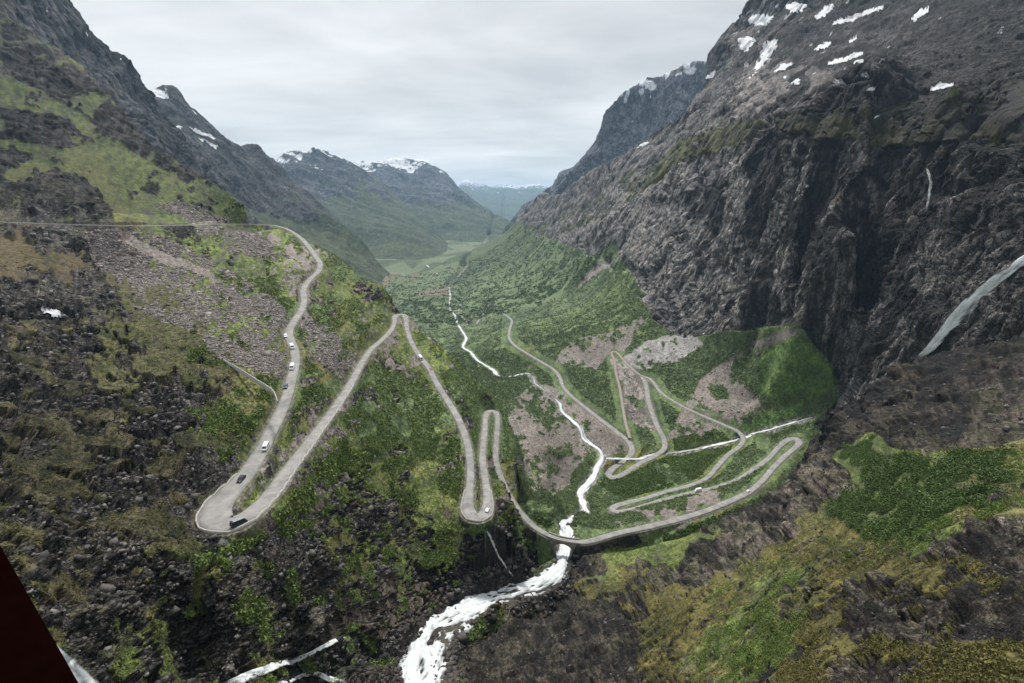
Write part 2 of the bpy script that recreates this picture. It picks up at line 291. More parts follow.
def softstep_fall(lr, lr0, E0r, slope, r):
    return E0r - slope*(r-np.exp(lr0))

# lattice of the three fitted surfaces (then interpolated)
AZ0, AZ1 = R(-62), R(62); LR0, LR1 = math.log(11), math.log(27000)
NLA, NLR = 520, 760
la = np.linspace(AZ0, AZ1, NLA); ll = np.linspace(LR0, LR1, NLR)
LA, LL = np.meshgrid(la, ll, indexing='ij')
azlim = R(48)
def soft_clamp(a): return np.where(np.abs(a) > azlim, np.sign(a)*(azlim+np.tanh((np.abs(a)-azlim)/0.3)*0.1), a)
def lattice(s, edge, slope):
    a = soft_clamp(LA.ravel()); lr = LL.ravel()
    e0 = np.interp(a, edge[0], edge[1])
    E = s(a, np.minimum(lr, e0)); r = np.exp(lr); z = E*np.minimum(r, np.exp(e0))
    over = np.maximum(0, r-np.exp(e0)); z = z - slope*over
    return z.reshape(NLA, NLR)
gS = lattice(sS, eS, 0.9); gV = lattice(sV, eV, 0.55); gN = lattice(sN, eN, 0.9)
# left of the valley mouth the valley layer is a flat floor far out
fl = sstep(math.log(3200), math.log(5200), LL)*sstep(R(3.5), R(0.5), LA)
gV = gV*(1-fl) + fl*(-402.0)
gV = np.maximum(gV, -520)
gV = np.where((LL > math.log(2500)) & (gV < -402), -402-(LL-math.log(2500))*0, gV)
gS = np.maximum(gS, -700); gN = np.maximum(gN, -700)
def samp(g, az, lr):
    x = np.clip((az-AZ0)/(AZ1-AZ0)*(NLA-1), 0, NLA-1.001); y = np.clip((lr-LR0)/(LR1-LR0)*(NLR-1), 0, NLR-1.001)
    i = x.astype(int); j = y.astype(int); fx = x-i; fy = y-j
    return (g[i, j]*(1-fx)+g[i+1, j]*fx)*(1-fy)+(g[i, j+1]*(1-fx)+g[i+1, j+1]*fx)*fy
log('lattice')

# rasters of distance to roads and water, 1 m cells
RX0, RX1, RY0, RY1, RS = -620, 760, 40, 2300, 1.0
RW, RH = int((RX1-RX0)/RS)+1, int((RY1-RY0)/RS)+1
def raster(paths, reach):
    D = np.full((RW, RH), 999.0, np.float32); Z = np.zeros((RW, RH), np.float32); W = np.zeros((RW, RH), np.float32)
    for P in paths:
        for k in range(len(P)-1):
            a, b = P[k], P[k+1]
            x0 = int(max(0, (min(a[0], b[0])-reach-RX0)//RS)); x1 = int(min(RW-1, (max(a[0], b[0])+reach-RX0)//RS+1))
            y0 = int(max(0, (min(a[1], b[1])-reach-RY0)//RS)); y1 = int(min(RH-1, (max(a[1], b[1])+reach-RY0)//RS+1))
            if x1 <= x0 or y1 <= y0: continue
            X = (RX0+RS*np.arange(x0, x1+1))[:, None]; Y = (RY0+RS*np.arange(y0, y1+1))[None]
            d = b-a; L2 = max(1e-6, d[0]**2+d[1]**2)
            t = np.clip(((X-a[0])*d[0]+(Y-a[1])*d[1])/L2, 0, 1)
            q = np.hypot(X-a[0]-t*d[0], Y-a[1]-t*d[1]); hw = a[3]+t*d[3]; q2 = q-hw
            sub = D[x0:x1+1, y0:y1+1]; m = q2 < sub
            sub[m] = q2[m]; Z[x0:x1+1, y0:y1+1][m] = (a[2]+t*d[2])[m]; W[x0:x1+1, y0:y1+1][m] = hw[m]
    return D, Z, W
def rsamp(g, x, y, nearest=False):
    fx = np.clip((x-RX0)/RS, 0, RW-1.001); fy = np.clip((y-RY0)/RS, 0, RH-1.001); i = fx.astype(int); j = fy.astype(int)
    if nearest: return g[np.rint(fx).astype(int), np.rint(fy).astype(int)]
    fx -= i; fy -= j
    return (g[i, j]*(1-fx)+g[i+1, j]*fx)*(1-fy)+(g[i, j+1]*(1-fx)+g[i+1, j+1]*fx)*fy
rd = raster([pA, pB, pT, pC], 34); wd = raster([pR, pK], 34)
log('rasters')

def base(az, r, ids=False):
    lr = np.log(r)
    Z = [samp(gS, az, lr), samp(gV, az, lr), samp(gN, az, lr)]
    for k, d in RIDGES.items():
        A = d['arr']; rR = np.interp(az, A[:, 0], A[:, 1]); zR = np.interp(az, A[:, 0], A[:, 2])
        off = np.maximum(0, np.maximum(A[0, 0]-az, az-A[-1, 0])); zR = zR - off*rR*1.2
        t = np.clip((rR-r)/d['W'], 0, 1); H = np.maximum(zR-d['floor'], 0)
        z = d['floor'] + H*(1-t)**d['p']
        z = np.where(r > rR, zR-0.45*(r-rR), z); z = np.where((t >= 1) | (H <= 0), -900, z)
        Z.append(z)
    Z = np.array(Z); lid = Z.argmax(0); z = Z.max(0)
    z = np.maximum(z, -402.0 - 0.0*r); lid = np.where(z <= -402.0, 1, lid)
    return z, lid
def carve(x, y, z):
    """roads are cut and filled into the slope, water runs in its bed; returns z and distances"""
    r_xy = np.hypot(x, y); z0 = None
    D, Zr, _ = rd; d = rsamp(D, x, y); zr = rsamp(Zr, x, y, True); ok = d < 33
    # smooth height of the nearest road where close
    zr2 = rsamp(Zr, x, y); zr = np.where(np.abs(zr2-zr) < 1.2, zr2, zr)
    dd = np.maximum(0, d-0.9); f = sstep(26, 8, d)
    zc = np.clip(z, zr-0.30-np.where(r_xy < 330, 2.6, 1.3)*dd, zr-0.30+1.9*dd)
    z = np.where(ok, z+(zc-z)*f, z)
    z0 = z
    Dw, Zw, _ = wd; w = rsamp(Dw, x, y); zw = rsamp(Zw, x, y); okw = w < 33
    r = np.hypot(x, y); st = np.where(r < 330, 2.6, 0.8)
    zwn = rsamp(Zw, x, y, True); zw = np.where(np.abs(zw-zwn) < 3, zw, zwn)
    up = zw-0.5+st*np.maximum(0, w-0.3); dn = zw-0.5-np.maximum(0, w-1.0)*0.8
    zc = np.clip(z, dn, up); f = sstep(33, 20, w)
    z = np.where(okw, z+(zc-z)*f, z)
    keep = (w > 4.5) & (d < 25); z = np.where(keep, np.maximum(z, np.minimum(zr-0.3-2.2*np.maximum(0, d-0.9), z0)), z)
    return z, d, w

# ------------------------------------------------------------------ the land as one polar sheet, fine where the valley shows it
NA, NR = int(1650*QUAL), int(2000*QUAL)
azs = np.linspace(AZ0, AZ1, NA)
nla, nlr = 400, 1400
A2, L2 = np.meshgrid(np.linspace(AZ0, AZ1, nla), np.linspace(LR0, LR1, nlr), indexing='ij')
r2 = np.exp(L2.ravel()); a2 = A2.ravel()
z2, _ = base(a2, r2); x2 = r2*np.sin(a2); y2 = r2*np.cos(a2)
z2, _, _ = carve(x2, y2, z2)
E2 = (z2/r2).reshape(nla, nlr)
dE = np.abs(np.diff(np.arctan(E2), axis=1))*F; dl = np.diff(L2, axis=1)
mxE = np.maximum.accumulate(E2, axis=1)[:, :-1]; vis = (E2[:, 1:] >= mxE-0.01)
rr2 = np.exp(L2[:, 1:])
Wd = np.where(vis, np.hypot(dE, dl*F*np.where(rr2 < 1100, 0.42, 0.08)), 0.2*dE+30*dl)
Wd *= np.where((L2[:, 1:] < math.log(35)), 0.25, 1)
k = np.exp(-np.linspace(-2, 2, 9)**2); k /= k.sum()
Wd = np.apply_along_axis(lambda v: np.convolve(np.pad(v, 4, mode='edge'), k, 'valid'), 0, Wd)
Wd = np.apply_along_axis(lambda v: np.convolve(np.pad(v, 4, mode='edge'), k, 'valid'), 1, Wd)
cum = np.concatenate([np.zeros((nla, 1)), np.cumsum(Wd, 1)], 1); cum /= cum[:, -1:]
tt = np.linspace(0, 1, NR); lat = np.array([np.interp(tt, cum[i], L2[i]) for i in range(nla)])
fi = (azs-AZ0)/(AZ1-AZ0)*(nla-1); i0 = np.clip(fi.astype(int), 0, nla-2); fr = (fi-i0)[:, None]
LRg = lat[i0]*(1-fr)+lat[i0+1]*fr
AZg = np.repeat(azs[:, None], NR, 1)
az = AZg.ravel(); r = np.exp(LRg.ravel())
z, lid = base(az, r); x = r*np.sin(az); y = r*np.cos(az)
z, droad, dwat = carve(x, y, z)
P = np.stack([x, y, z], 1)
px, py = proj(P)
log('base sheet', len(P))

def inpoly(poly, rmin=0, rmax=1e9, warp=0.0, X=None, Y=None):
    X = PXW if X is None else X; Y = PYW if Y is None else Y
    q = np.array(poly, float); m = np.zeros(len(X), bool)
    s = np.where((X > q[:, 0].min()) & (X < q[:, 0].max()) & (Y > q[:, 1].min()) & (Y < q[:, 1].max()) & (r > rmin) & (r < rmax))[0]
    xx, yy = X[s], Y[s]; c = np.zeros(len(s), bool); n = len(q)
    for i in range(n):
        x0, y0 = q[i]; x1, y1 = q[(i+1) % n]
        if y0 == y1: continue
        k = ((y0 > yy) != (y1 > yy)) & (xx < (x1-x0)*(yy-y0)/(y1-y0)+x0); c ^= k
    m[s] = c; return m

# pixel footprint of each vertex, for choosing which noise sizes it can carry
pix = np.maximum(r, 20)/F
G = P.reshape(NA, NR, 3)
def normals(G):
    du = np.gradient(G, axis=0); dv = np.gradient(G, axis=1); n = np.cross(dv, du); n = n/np.maximum(1e-9, np.linalg.norm(n, axis=2, keepdims=True))
    return np.where(n[..., 2:3] < 0, -n, n).reshape(-1, 3)
N0 = normals(G)
steep = 1-N0[:, 2]
# smooth wobble of region borders, in pixels
wsc = np.clip(r/400, 0.35, 3)
wob1 = fbm(P/wsc[:, None], 26, 4, 31, gain=0.6); wob2 = fbm(P/wsc[:, None], 26, 4, 57, gain=0.6)
PXW = px + wob1*13*np.clip(300/r, 0.35, 1.4); PYW = py + wob2*9*np.clip(300/r, 0.35, 1.4)
log('warp')
S_, V_, N_ = lid == 0, lid == 1, lid == 2

# --- what grows or lies where: 0 rock, 1 grass, 2 shrub, 3 scree, 4 moss, 5 dirt/gravel, 6 snow
M = {k: np.zeros(len(P), np.float32) for k in ('rock', 'grass', 'shrub', 'scree', 'moss', 'dirt', 'snow', 'dark', 'pale')}
def put(k, m, v=1.0, only=None):
    m = m if only is None else (m & only)
    for q in ('rock', 'grass', 'shrub', 'scree', 'moss', 'dirt'):
        M[q][m] = (1-v)*M[q][m]
    M[k][m] += v
fine_ = fbm(P/wsc[:, None], 3.0, 3, 13, gain=.7); big = fbm(P/wsc[:, None], 40, 4, 3); med = fbm(P/wsc[:, None], 12, 4, 9, gain=0.6)
# left hillside: grass with rock showing through
put('grass', S_)
put('rock', S_ & (med+0.9*steep+0.3*big+0.3*fine_ > np.where(px < 240, 0.40, 0.60)))
put('shrub', S_ & (big-med*.6 > 0.30) & (px > 250))
for poly in ([(0,15),(60,45),(105,92),(152,138),(200,172),(190,182),(140,155),(85,120),(40,88),(0,72)], [(-60,100),(0,105),(55,118),(95,142),(60,150),(0,140),(-60,140)], [(-60,150),(0,150),(60,160),(100,196),(112,222),(-60,222)]):
    put('rock', inpoly(poly) & S_ & (med > -0.45))
put('rock', S_ & (px < 235) & (py > 225) & (big+0.9*med+0.5*fine_ > 0.12)); put('dirt', S_ & (px > 235) & (med+0.7*fine_-0.5*big > 0.62))
for poly in ([(-60,226),(110,226),(112,250),(90,262),(60,250),(-60,262)],):
    put('rock', inpoly(poly) & S_ & (med > -0.1))
for poly in ([(85,232),(112,228),(150,236),(190,250),(262,292),(287,322),(285,360),(262,352),(225,350),(170,325),(120,290),(95,262)], [(196,226),(232,230),(270,240),(290,258),(270,263),(228,250),(205,240)], [(200,330),(285,345),(288,370),(262,372),(230,360),(200,345)],
             [(300,312),(322,330),(350,345),(352,382),(330,372),(303,345)], [(236,505),(288,448),(300,432),(312,430),(296,452),(262,490),(240,512)], [(305,455),(342,400),(352,402),(350,420),(318,460)],
             [(150,210),(180,200),(240,224),(200,224)]):
    put('scree', inpoly(poly) & S_ & (med+0.8*fine_+0.3*big > -0.45))
put('dirt', inpoly([(112,226),(126,232),(160,252),(215,280),(212,286),(160,264),(118,236)]) & S_)
lowrock = inpoly([(-80,300),(0,320),(60,350),(130,400),(190,420),(262,400),(268,420),(240,452),(214,485),(196,520),(215,545),(330,530),(345,500),(385,505),(400,520),(440,520),(470,530),(500,530),(540,560),(520,590),(430,620),(420,720),(-80,720)]) & S_
put('rock', lowrock & (med+0.4*big > -0.35)); 
put('moss', lowrock & (N0[:, 2] > 0.62) & (fbm(P, 9, 4, 77) > 0.30) & (py < 560))
for poly in ([(262,385),(300,400),(285,440),(250,440),(215,462),(205,440),(235,410)], [(180,330),(240,360),(270,395),(240,410),(150,370),(110,320)]):
    put('grass', inpoly(poly) & S_ & (med < 0.3))
put('grass', inpoly([(355,330),(392,345),(430,420),(455,470),(450,515),(400,505),(350,480),(300,500),(255,540),(300,470),(350,400),(362,370)]) & S_ & (med < 0.35))
put('shrub', inpoly([(362,370),(395,340),(425,390),(440,440),(420,470),(380,440),(345,440),(340,420)]) & S_ & (med < 0.25))
put('grass', inpoly([(330,560),(350,530),(385,540),(440,520),(460,530),(450,580),(420,560),(390,575),(345,600),(325,600)]) & S_ & (med < 0.2))
put('dirt', inpoly([(340,590),(390,575),(450,590),(410,625),(330,640),(325,610)]) & S_ & (med+fine_ > -0.1))
# valley
put('shrub', V_)
put('grass', V_ & (big > 0.75) & (r < 1500))
WALL = [(500,228),(520,222),(545,240),(575,247),(600,262),(640,300),(652,322),(680,338),(720,335),(795,326),(835,366),(838,400),(815,425),(860,440),(1200,520),(1200,-400),(600,-400),(480,-100)]
wall = inpoly(WALL) & V_
# the far wall: rough edge
put('rock', wall)
put('grass', wall & (N0[:, 2] > 0.72) & (med > 0.15) & (py < 300) & (px < 720))
ledge = inpoly([(640,170),(690,140),(740,122),(800,112),(900,96),(1040,84),(1200,80),(1200,140),(1030,136),(960,140),(900,146),(850,138),(800,140),(745,146),(700,152),(655,185),(625,205)]) & V_
put('moss', ledge & (med+0.6*big+0.5*fine_ > -0.55)); put('grass', ledge & (big+fine_ > 0.55))
put('grass', inpoly([(520,235),(600,195),(680,135),(700,145),(640,195),(590,225),(545,245)]) & wall & (med > 0.12))
put('scree', inpoly([(720,95),(760,55),(830,70),(850,100),(790,112),(730,120)]) & wall & (med > -0.1))
put('shrub', inpoly([(588,262),(612,240),(625,262),(640,292),(600,300),(575,285)]) & V_)
put('scree', inpoly([(576,292),(612,262),(606,258),(585,278)]) & V_)
for poly in ([(516,400),(535,385),(560,402),(580,430),(592,452),(575,480),(560,500),(535,490),(520,465),(508,430)], [(556,362),(575,340),(610,336),(640,318),(645,325),(615,350),(600,372),(575,366)], [(664,444),(680,402),(712,370),(742,350),(790,328),(800,334),(765,350),(735,378),(760,402),(772,412),(745,432),(690,434)]):
    put('dirt', inpoly(poly) & V_ & (med+0.75*fine_ > -0.32))
put('shrub', inpoly([(700,385),(735,352),(768,352),(770,380),(740,392),(712,400)]) & V_ & (med < 0.1))
put('shrub', inpoly([(765,352),(796,336),(833,366),(836,388),(820,400),(780,420),(750,434),(735,428),(775,405),(755,385)]) & V_)
put('shrub', inpoly([(655,378),(700,350),(720,345),(715,362),(690,398),(680,404),(665,392)]) & V_)
fan_ = inpoly([(626,358),(648,342),(668,336),(690,333),(704,345),(676,361),(648,371),(630,369)]) & V_; fan_ = fan_ & (med+fine_ > -0.75); put('scree', fan_)
put('scree', inpoly([(612,352),(628,366),(650,378),(655,430),(638,434),(624,400),(618,372)]) & V_ & (med > -0.5))
put('dirt', inpoly([(613,350),(620,340),(636,334),(634,342),(626,352)]) & V_)
put('dirt', inpoly([(540,384),(560,388),(590,410),(628,446),(626,456),(606,460),(590,440),(560,408)]) & V_ & (med > -0.45))
put('dirt', inpoly([(600,540),(640,530),(610,512),(680,505),(740,480),(760,490),(680,530),(620,548)]) & (V_ | N_) & (med > 0.1))
put('grass', inpoly([(610,455),(730,425),(745,445),(720,480),(640,500),(600,490)]) & V_ & (med > -0.35))
put('grass', inpoly([(640,545),(700,520),(770,480),(800,440),(805,450),(760,500),(690,540)]) & V_ & (med > -0.2))
# near right bank
put('rock', N_)
put('grass', inpoly([(860,448),(1200,440),(1200,520),(1024,520),(940,545),(870,560),(820,545),(780,560),(740,600),(700,625),(735,570),(800,530),(835,490),(840,460)]) & N_ & (med > -0.55))
put('shrub', inpoly([(845,455),(920,450),(1010,455),(1000,500),(920,525),(880,545),(830,530),(835,490)]) & N_ & (big+0.7*fine_+0.3*med > -0.45))
put('moss', inpoly([(560,590),(600,575),(650,570),(700,575),(760,556),(840,520),(900,552),(960,560),(1060,600),(1060,720),(620,720),(640,680),(600,620)]) & N_ & (med+0.5*fine_ > -0.15))
put('grass', inpoly([(700,640),(735,600),(770,570),(800,560),(815,600),(790,650),(720,690),(680,700)]) & N_ & (med > -0.3))
put('rock', inpoly([(640,562),(690,540),(740,520),(800,478),(840,466),(838,500),(810,520),(770,555),(700,580),(655,590)]) & N_ & (med > -0.5))
put('rock', inpoly([(840,585),(880,575),(960,590),(1060,560),(1060,640),(900,645),(850,640)]) & N_ & (med > -0.3))
put('grass', inpoly([(600,552),(690,536),(720,526),(700,545),(650,565),(600,580)]) & N_)
put('rock', inpoly([(430,683),(500,620),(560,596),(620,610),(640,650),(600,720),(430,720)]) & N_)
# far mountains
f_s = 1.6*fine_
for k, tree in (('A', -150), ('B', -60), ('C', 100), ('D', 60), ('G', 700), ('H', -200), ('I', -200)):
    m = lid == NAMES.index(k)
    put('rock', m); tl = tree + 160*fbm(P[m], 500, 4, 5) + 120*fbm(P[m], 120, 3, 6)
    g = np.zeros(len(P), bool); g[m] = P[m][:, 2] < tl; put('shrub', g)
    sn = {'A': 900, 'B': 640, 'C': 520, 'D': 480, 'G': 560, 'H': 900, 'I': 790}[k]
    s = np.zeros(len(P), bool); s[m] = (P[m][:, 2] + 230*fbm(P[m], 330, 5, 15, gain=0.65) + 170*fbm(P[m], 60, 3, 16) + 120*(np.abs(noise(P[m], 150, 19))-0.5) > sn+60); M['snow'][s] = 1
for q_ in ((787,15,3.2),(848,2,2.5),(829,32,1.6),(889,47,2.2),(881,61,2.0),(861,72,2.6),(906,56,1.5),(1000,32,2.2),(886,108,3.2),(785,76,1.8),(837,81,2.4),(814,72,1.8),(743,61,2.2),(719,64,2.4),(810,42,1.6),(872,106,2.0),(768,60,1.8),(800,20,2.2),(757,30,1.6),(940,20,1.4),(960,45,1.3),(845,70,1.6),(823,52,1.6),(733,30,2.2),(745,8,2.4),(775,3,2.0)):
    a_, b_, w_ = q_; M['snow'][inpoly([(a_-w_*1.3, b_+w_*.9), (a_-w_*.2, b_-w_*.2), (a_+w_*1.4, b_-w_*1.0), (a_+w_*.4, b_+w_*.4)], 500, 3000, X=px+f_s, Y=py-f_s*.5) & V_] = 1
far = (r > 2100) & V_
log('regions')
near_road = sstep(9, 1.2, droad); 

# ------------------------------------------------------------------ relief: noise sizes from cliffs down to stones, only as fine as each place can carry
soft = np.clip(M['grass']*0.5 + M['shrub']*0.5 + M['moss']*0.7 + M['scree']*0.35 + M['dirt']*0.25, 0, 1)*(1-M['rock'])
rough = np.clip(M['rock'] + soft, 0, 1)
# blur the roughness a little so borders do not tear
Rg = rough.reshape(NA, NR)
for _ in range(2): Rg = (Rg + np.roll(Rg, 1, 0)+np.roll(Rg, -1, 0)+np.roll(Rg, 1, 1)+np.roll(Rg, -1, 1))/5
rough = Rg.ravel()
zroad = rsamp(rd[1], x, y, True)
d3 = np.where(droad < 33, np.hypot(np.maximum(droad, 0), np.maximum(0, np.abs(z-zroad)-0.4)), 99)*np.where(droad < 0.5, 0, 1)
fr_ = np.clip(r/350, 1, 4); calm = sstep(1.0, 8*fr_, d3)*sstep(0.0, 4*fr_, dwat)
disp = np.zeros(len(P), np.float32); side = np.zeros((len(P), 2), np.float32)
cav = np.zeros(len(P), np.float32)
wallmask = wall.astype(np.float32)
for q, lam in enumerate((480, 240, 120, 60, 30, 15, 7.5, 3.75, 1.9, 0.95, 0.48)):
    w = sstep(1.1, 2.6, lam/pix)*sstep(0.30, 0.10, lam/r)
    s = np.where(w > 0.001)[0]
    if not len(s): continue
    Q = P[s]
    c = 1-2.4*np.abs(noise(Q, lam, q*5+1)); c2 = noise(Q, lam*0.8, q*5+2)
    rr = rough[s]
    g = rr*c+(1-0.6*rr)*0.5*c2
    rr = rr*np.where(N_[s], 0.42 if lam < 6 else 0.75, np.where(wall[s] & (lam < 70), 0.34, 1.0))
    amp = (0.055+0.045*sstep(20, 2, lam))*lam*w[s]*(0.22+0.78*rr) * (calm[s] if lam > 3 else (0.15+0.85*sstep(0.4, 4, droad[s])*sstep(0, 2, dwat[s])))
    disp[s] += amp*g
    if 1 < lam < 300: cav[s] += np.clip(g, -1, 1)*w[s]*0.35
log('relief')
# fractured rock: blocks and joints
rk = np.where((M['rock'] > 0.3) & (calm > 0.02) & (r < 2600))[0]
for lam0, sd, am in ((26, 1, 0.09), (11, 2, 0.15), (5, 3, 0.2), (2.3, 5, 0.24), (1.05, 4, 0.24)):
    w = sstep(2.0, 4.5, lam0/pix[rk])*sstep(0.30, 0.12, lam0/r[rk])*calm[rk]
    s = rk[w > 0.01]; w = w[w > 0.01]
    if not len(s): continue
    Q = P[s].copy(); Q[:, 2] *= np.where(wall[s], 0.38, 1.3); Q += 0.12*lam0*np.stack([noise(P[s], lam0*1.3, 91), noise(P[s], lam0*1.3, 92), noise(P[s], lam0*1.3, 93)], 1)
    C = cells(Q, lam0, sd)
    gap = sstep(0.0, 0.26, C[:, 1]-C[:, 0])
    w = w*np.where(N_[s], 0.5 if lam0 < 4 else 0.75, np.where(wall[s], 0.5 if lam0 < 3 else 0.95, 1.0))
    disp[s] += am*lam0*w*(C[:, 2]*0.6*gap + C[:, 3]*1.5*gap + (gap-1)*0.7)
    cav[s] += w*(gap-0.8)*0.9
log('blocks')
# vertical gullies on the big walls
wsel = np.where(wall | (lid == NAMES.index('I')) | (lid == NAMES.index('A')) | (lid == NAMES.index('H')))[0]
Q = P[wsel]; grooves = np.zeros(len(P), np.float32)
Qw = Q + np.stack([fbm(Q, 60, 3, 81), fbm(Q, 60, 3, 82), 0*Q[:, 0]], 1)*7
for lam, am in ((110, 9.0), (48, 6.5), (20, 3.6), (9, 1.9), (4, 0.9)):
    w = sstep(1.2, 3.0, lam/pix[wsel])*sstep(0.30, 0.6, steep[wsel]+0.25)
    n = noise(Qw, lam, 40+lam, warp=(1, 1, 0.13)); gr = np.clip(1-np.abs(n)*4.5, 0, 1)
    gr = np.clip(1-np.abs(n)*6.5, 0, 1); disp[wsel] -= 1.15*am*w*gr*calm[wsel]; disp[wsel] += 0.25*am*w*n; grooves[wsel] += 0.4*gr*w
# ribs and runnels down the green slope under the wall
gs = np.where(V_ & (M['rock'] < .5) & (r > 600) & (r < 3500) & (px > 470) & (py < 350))[0]; ribs = np.zeros(len(P), np.float32)
for lam, am in ((90, 3.5), (38, 2.2), (16, 1.0)):
    n = 1-2*np.abs(noise(P[gs], lam, 66+lam, warp=(0.16, 1, 0.16))); fd = sstep(350, 318, py[gs]); disp[gs] += am*n*sstep(1.5, 4, lam/pix[gs])*calm[gs]*fd; ribs[gs] += 0.4*n*fd
# gullies down the far slopes
fsel = np.where(lid >= 3)[0]; Q = P[fsel]
for lam, am in ((700, 60), (300, 34), (130, 15)):
    w = sstep(1.5, 4, lam/pix[fsel])*sstep(0.25, 0.08, lam/r[fsel])
    n = 1-2*np.abs(noise(np.stack([Q[:, 0]*0.3+Q[:, 1]*0.9, Q[:, 0]*0.1, Q[:, 2]*0.35], 1), lam, 60+lam)); disp[fsel] += am*w*n*sstep(-395, -250, Q[:, 2]); cav[fsel] += 0.3*n
Nd = N0.copy(); hz = sstep(12, 5, droad)[:, None]; Nd[:, :2] *= 1-hz*(droad > -9)[:, None]      # near a road only up and down, so the bank never leans over it
hzd = np.clip(disp, -9, 1e9); toroad = (droad < 12)
disp = np.where(toroad & (z > zroad-40), np.clip(disp, -6, np.maximum(0.05, 0.25*droad)), disp)
P2 = P + Nd*disp[:, None]
# keep the sheet from climbing onto the carriageway
lowlim = np.where(droad < 1.2, rsamp(rd[1], P2[:, 0], P2[:, 1])-0.22, 1e9)
P2[:, 2] = np.where((droad < 1.2) & (droad > -50), np.minimum(P2[:, 2], lowlim), P2[:, 2])
N1 = normals(P2.reshape(NA, NR, 3))
log('displaced')

# ------------------------------------------------------------------ albedo of the ground
def mixc(c, m, t): m = m[:, None] if m.ndim == 1 else m; return c*(1-m)+np.array(t)*m
wsc2 = np.clip(r/250, 0.3, 6)[:, None]
f1 = fbm(P/wsc2, 3.2, 4, 101, gain=0.65); f2 = fbm(P/wsc2, 9, 4, 111, gain=0.6); f3 = fbm(P/wsc2, 45, 3, 121)
f0 = fbm(P/wsc2, 1.1, 2, 151, gain=0.8)
def two(a, b, t): t = np.clip(t, 0, 1)[:, None]; return np.array(a)*(1-t)+np.array(b)*t
DARK = fbm(P/wsc2, 90, 3, 141)
rock = two((0.026, 0.025, 0.026), (0.19, 0.176, 0.167), 0.30+0.34*f2+0.38*f1+0.22*f3+0.60*f0)
wet = inpoly([(-80,300),(60,300),(120,360),(200,420),(215,500),(240,560),(330,560),(420,600),(440,560),(470,525),(560,540),(600,560),(560,600),(640,600),(640,640),(600,720),(-80,720)], 0, 330) | inpoly([(790,430),(835,400),(880,250),(1000,140),(1200,120),(1200,460),(880,470),(820,500),(740,560),(680,560)], 260, 700) | inpoly([(760,560),(860,570),(1200,520),(1200,720),(560,720),(620,650)], 0, 130)  # wet rock, plus lens fall-off of the dark corners put into its colour
rock = rock*np.where(wet, np.where(S_, 0.52, 0.42), 1.0)[:, None]; rock = np.where(N_[:, None], rock*np.array((0.78, 0.70, 0.65))*np.clip(1+1.1*f2+0.8*f1, 0.35, 2.2)[:, None], rock); rock = np.where(((lid == 3) | (lid == 4))[:, None], rock*np.array((0.55, 0.6, 0.68)), rock); rock = np.where((lid >= 5)[:, None], rock*np.array((0.72, 0.80, 0.95)), rock); rock = np.where((lid >= 8)[:, None], rock*1.6, rock)  # farthest ridges tinted blue: haze put into the rock colour
# wet streaks and pale scars on the walls
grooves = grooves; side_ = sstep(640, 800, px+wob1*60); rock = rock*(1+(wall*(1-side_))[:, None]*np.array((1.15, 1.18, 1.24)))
strata = fbm(np.stack([P[:, 0]*.15, P[:, 1]*.07, P[:, 2]+0.25*P[:, 1]], 1), 34, 5, 161, gain=0.7)
rock = rock*(1+0.75*np.clip(strata, -1, 1)*wall*(1-side_))[:, None]
st = fbm(P, 42, 5, 131, warp=(1, 1, 0.10), gain=0.72); st2 = fbm(P, 12, 4, 137, warp=(1, 1, 0.16), gain=0.75)
t = np.clip((st+0.5*st2-0.14+0.50*side_)*2.4, 0, 1)*wall*np.where(py < 115, 0.75, 1); rock = mixc(rock, t*0.82, (0.024, 0.023, 0.025))
t = np.clip((-st-st2*.8-0.05+0.12*(1-side_))*2.6, 0, 1)*wall; rock = mixc(rock, t*0.6, (0.33, 0.305, 0.29))
for q_ in ([(744,150),(774,134),(792,146),(778,200),(766,245),(744,246)], [(806,150),(842,124),(838,180),(818,246),(803,236)], [(678,192),(722,178),(716,232),(688,226)], [(850,150),(905,140),(900,260),(865,300),(850,240)]):
    m_ = inpoly(q_) & wall; t = m_*np.clip(0.75+st*1.5+f1*0.6, 0, 1); rock = mixc(rock, t*0.92, (0.016, 0.0155, 0.017))
for q_ in ([(724,160),(744,154),(742,245),(722,248),(714,215)], [(790,138),(806,132),(802,190),(772,238),(736,262),(757,235),(780,190)], [(690,262),(742,250),(738,312),(705,336),(688,305)], [(560,222),(640,205),(690,250),(690,320),(640,300),(590,250)], [(600,195),(680,160),(700,170),(650,205)], [(770,250),(800,240),(800,320),(780,330)]):
    m_ = inpoly(q_) & wall; t = m_*np.clip(0.50+f1*0.9+f0*1.0-st2*.6, 0, 1); rock = mixc(rock, t*0.85, (0.44, 0.41, 0.39))
t = np.clip(grooves-0.15, 0, 1)*wall; rock = mixc(rock, t*0.8, (0.022, 0.021, 0.022))
t = np.clip((f1+f2-0.55)*1.6, 0, 1); rock = mixc(rock, t*0.25, (0.15, 0.10, 0.05))       # lichen and rust
t = np.clip((N1[:, 2]-0.70)*4, 0, 1)*np.clip(0.5+f2*1.2, 0, 1)*(r < 700)*(~wall)*np.where(wet, 0.35, 1.0); rock = mixc(rock, t*0.65, (0.075, 0.085, 0.028))
grass = two((0.038, 0.056, 0.016), (0.165, 0.205, 0.055), 0.46+0.45*f1+0.3*f2+0.45*f0); grass = mixc(grass, np.clip(f3*1.2+f2*1.0, 0, 1)*0.6, (0.15, 0.115, 0.055)); grass = mixc(grass, np.clip(f1*1.6-f2-0.25, 0, 1)*0.8, (0.06, 0.055, 0.05))
shrub = two((0.044, 0.070, 0.030), (0.150, 0.200, 0.082), 0.50+0.4*f1+0.3*f2+0.35*f0+0.45*ribs)
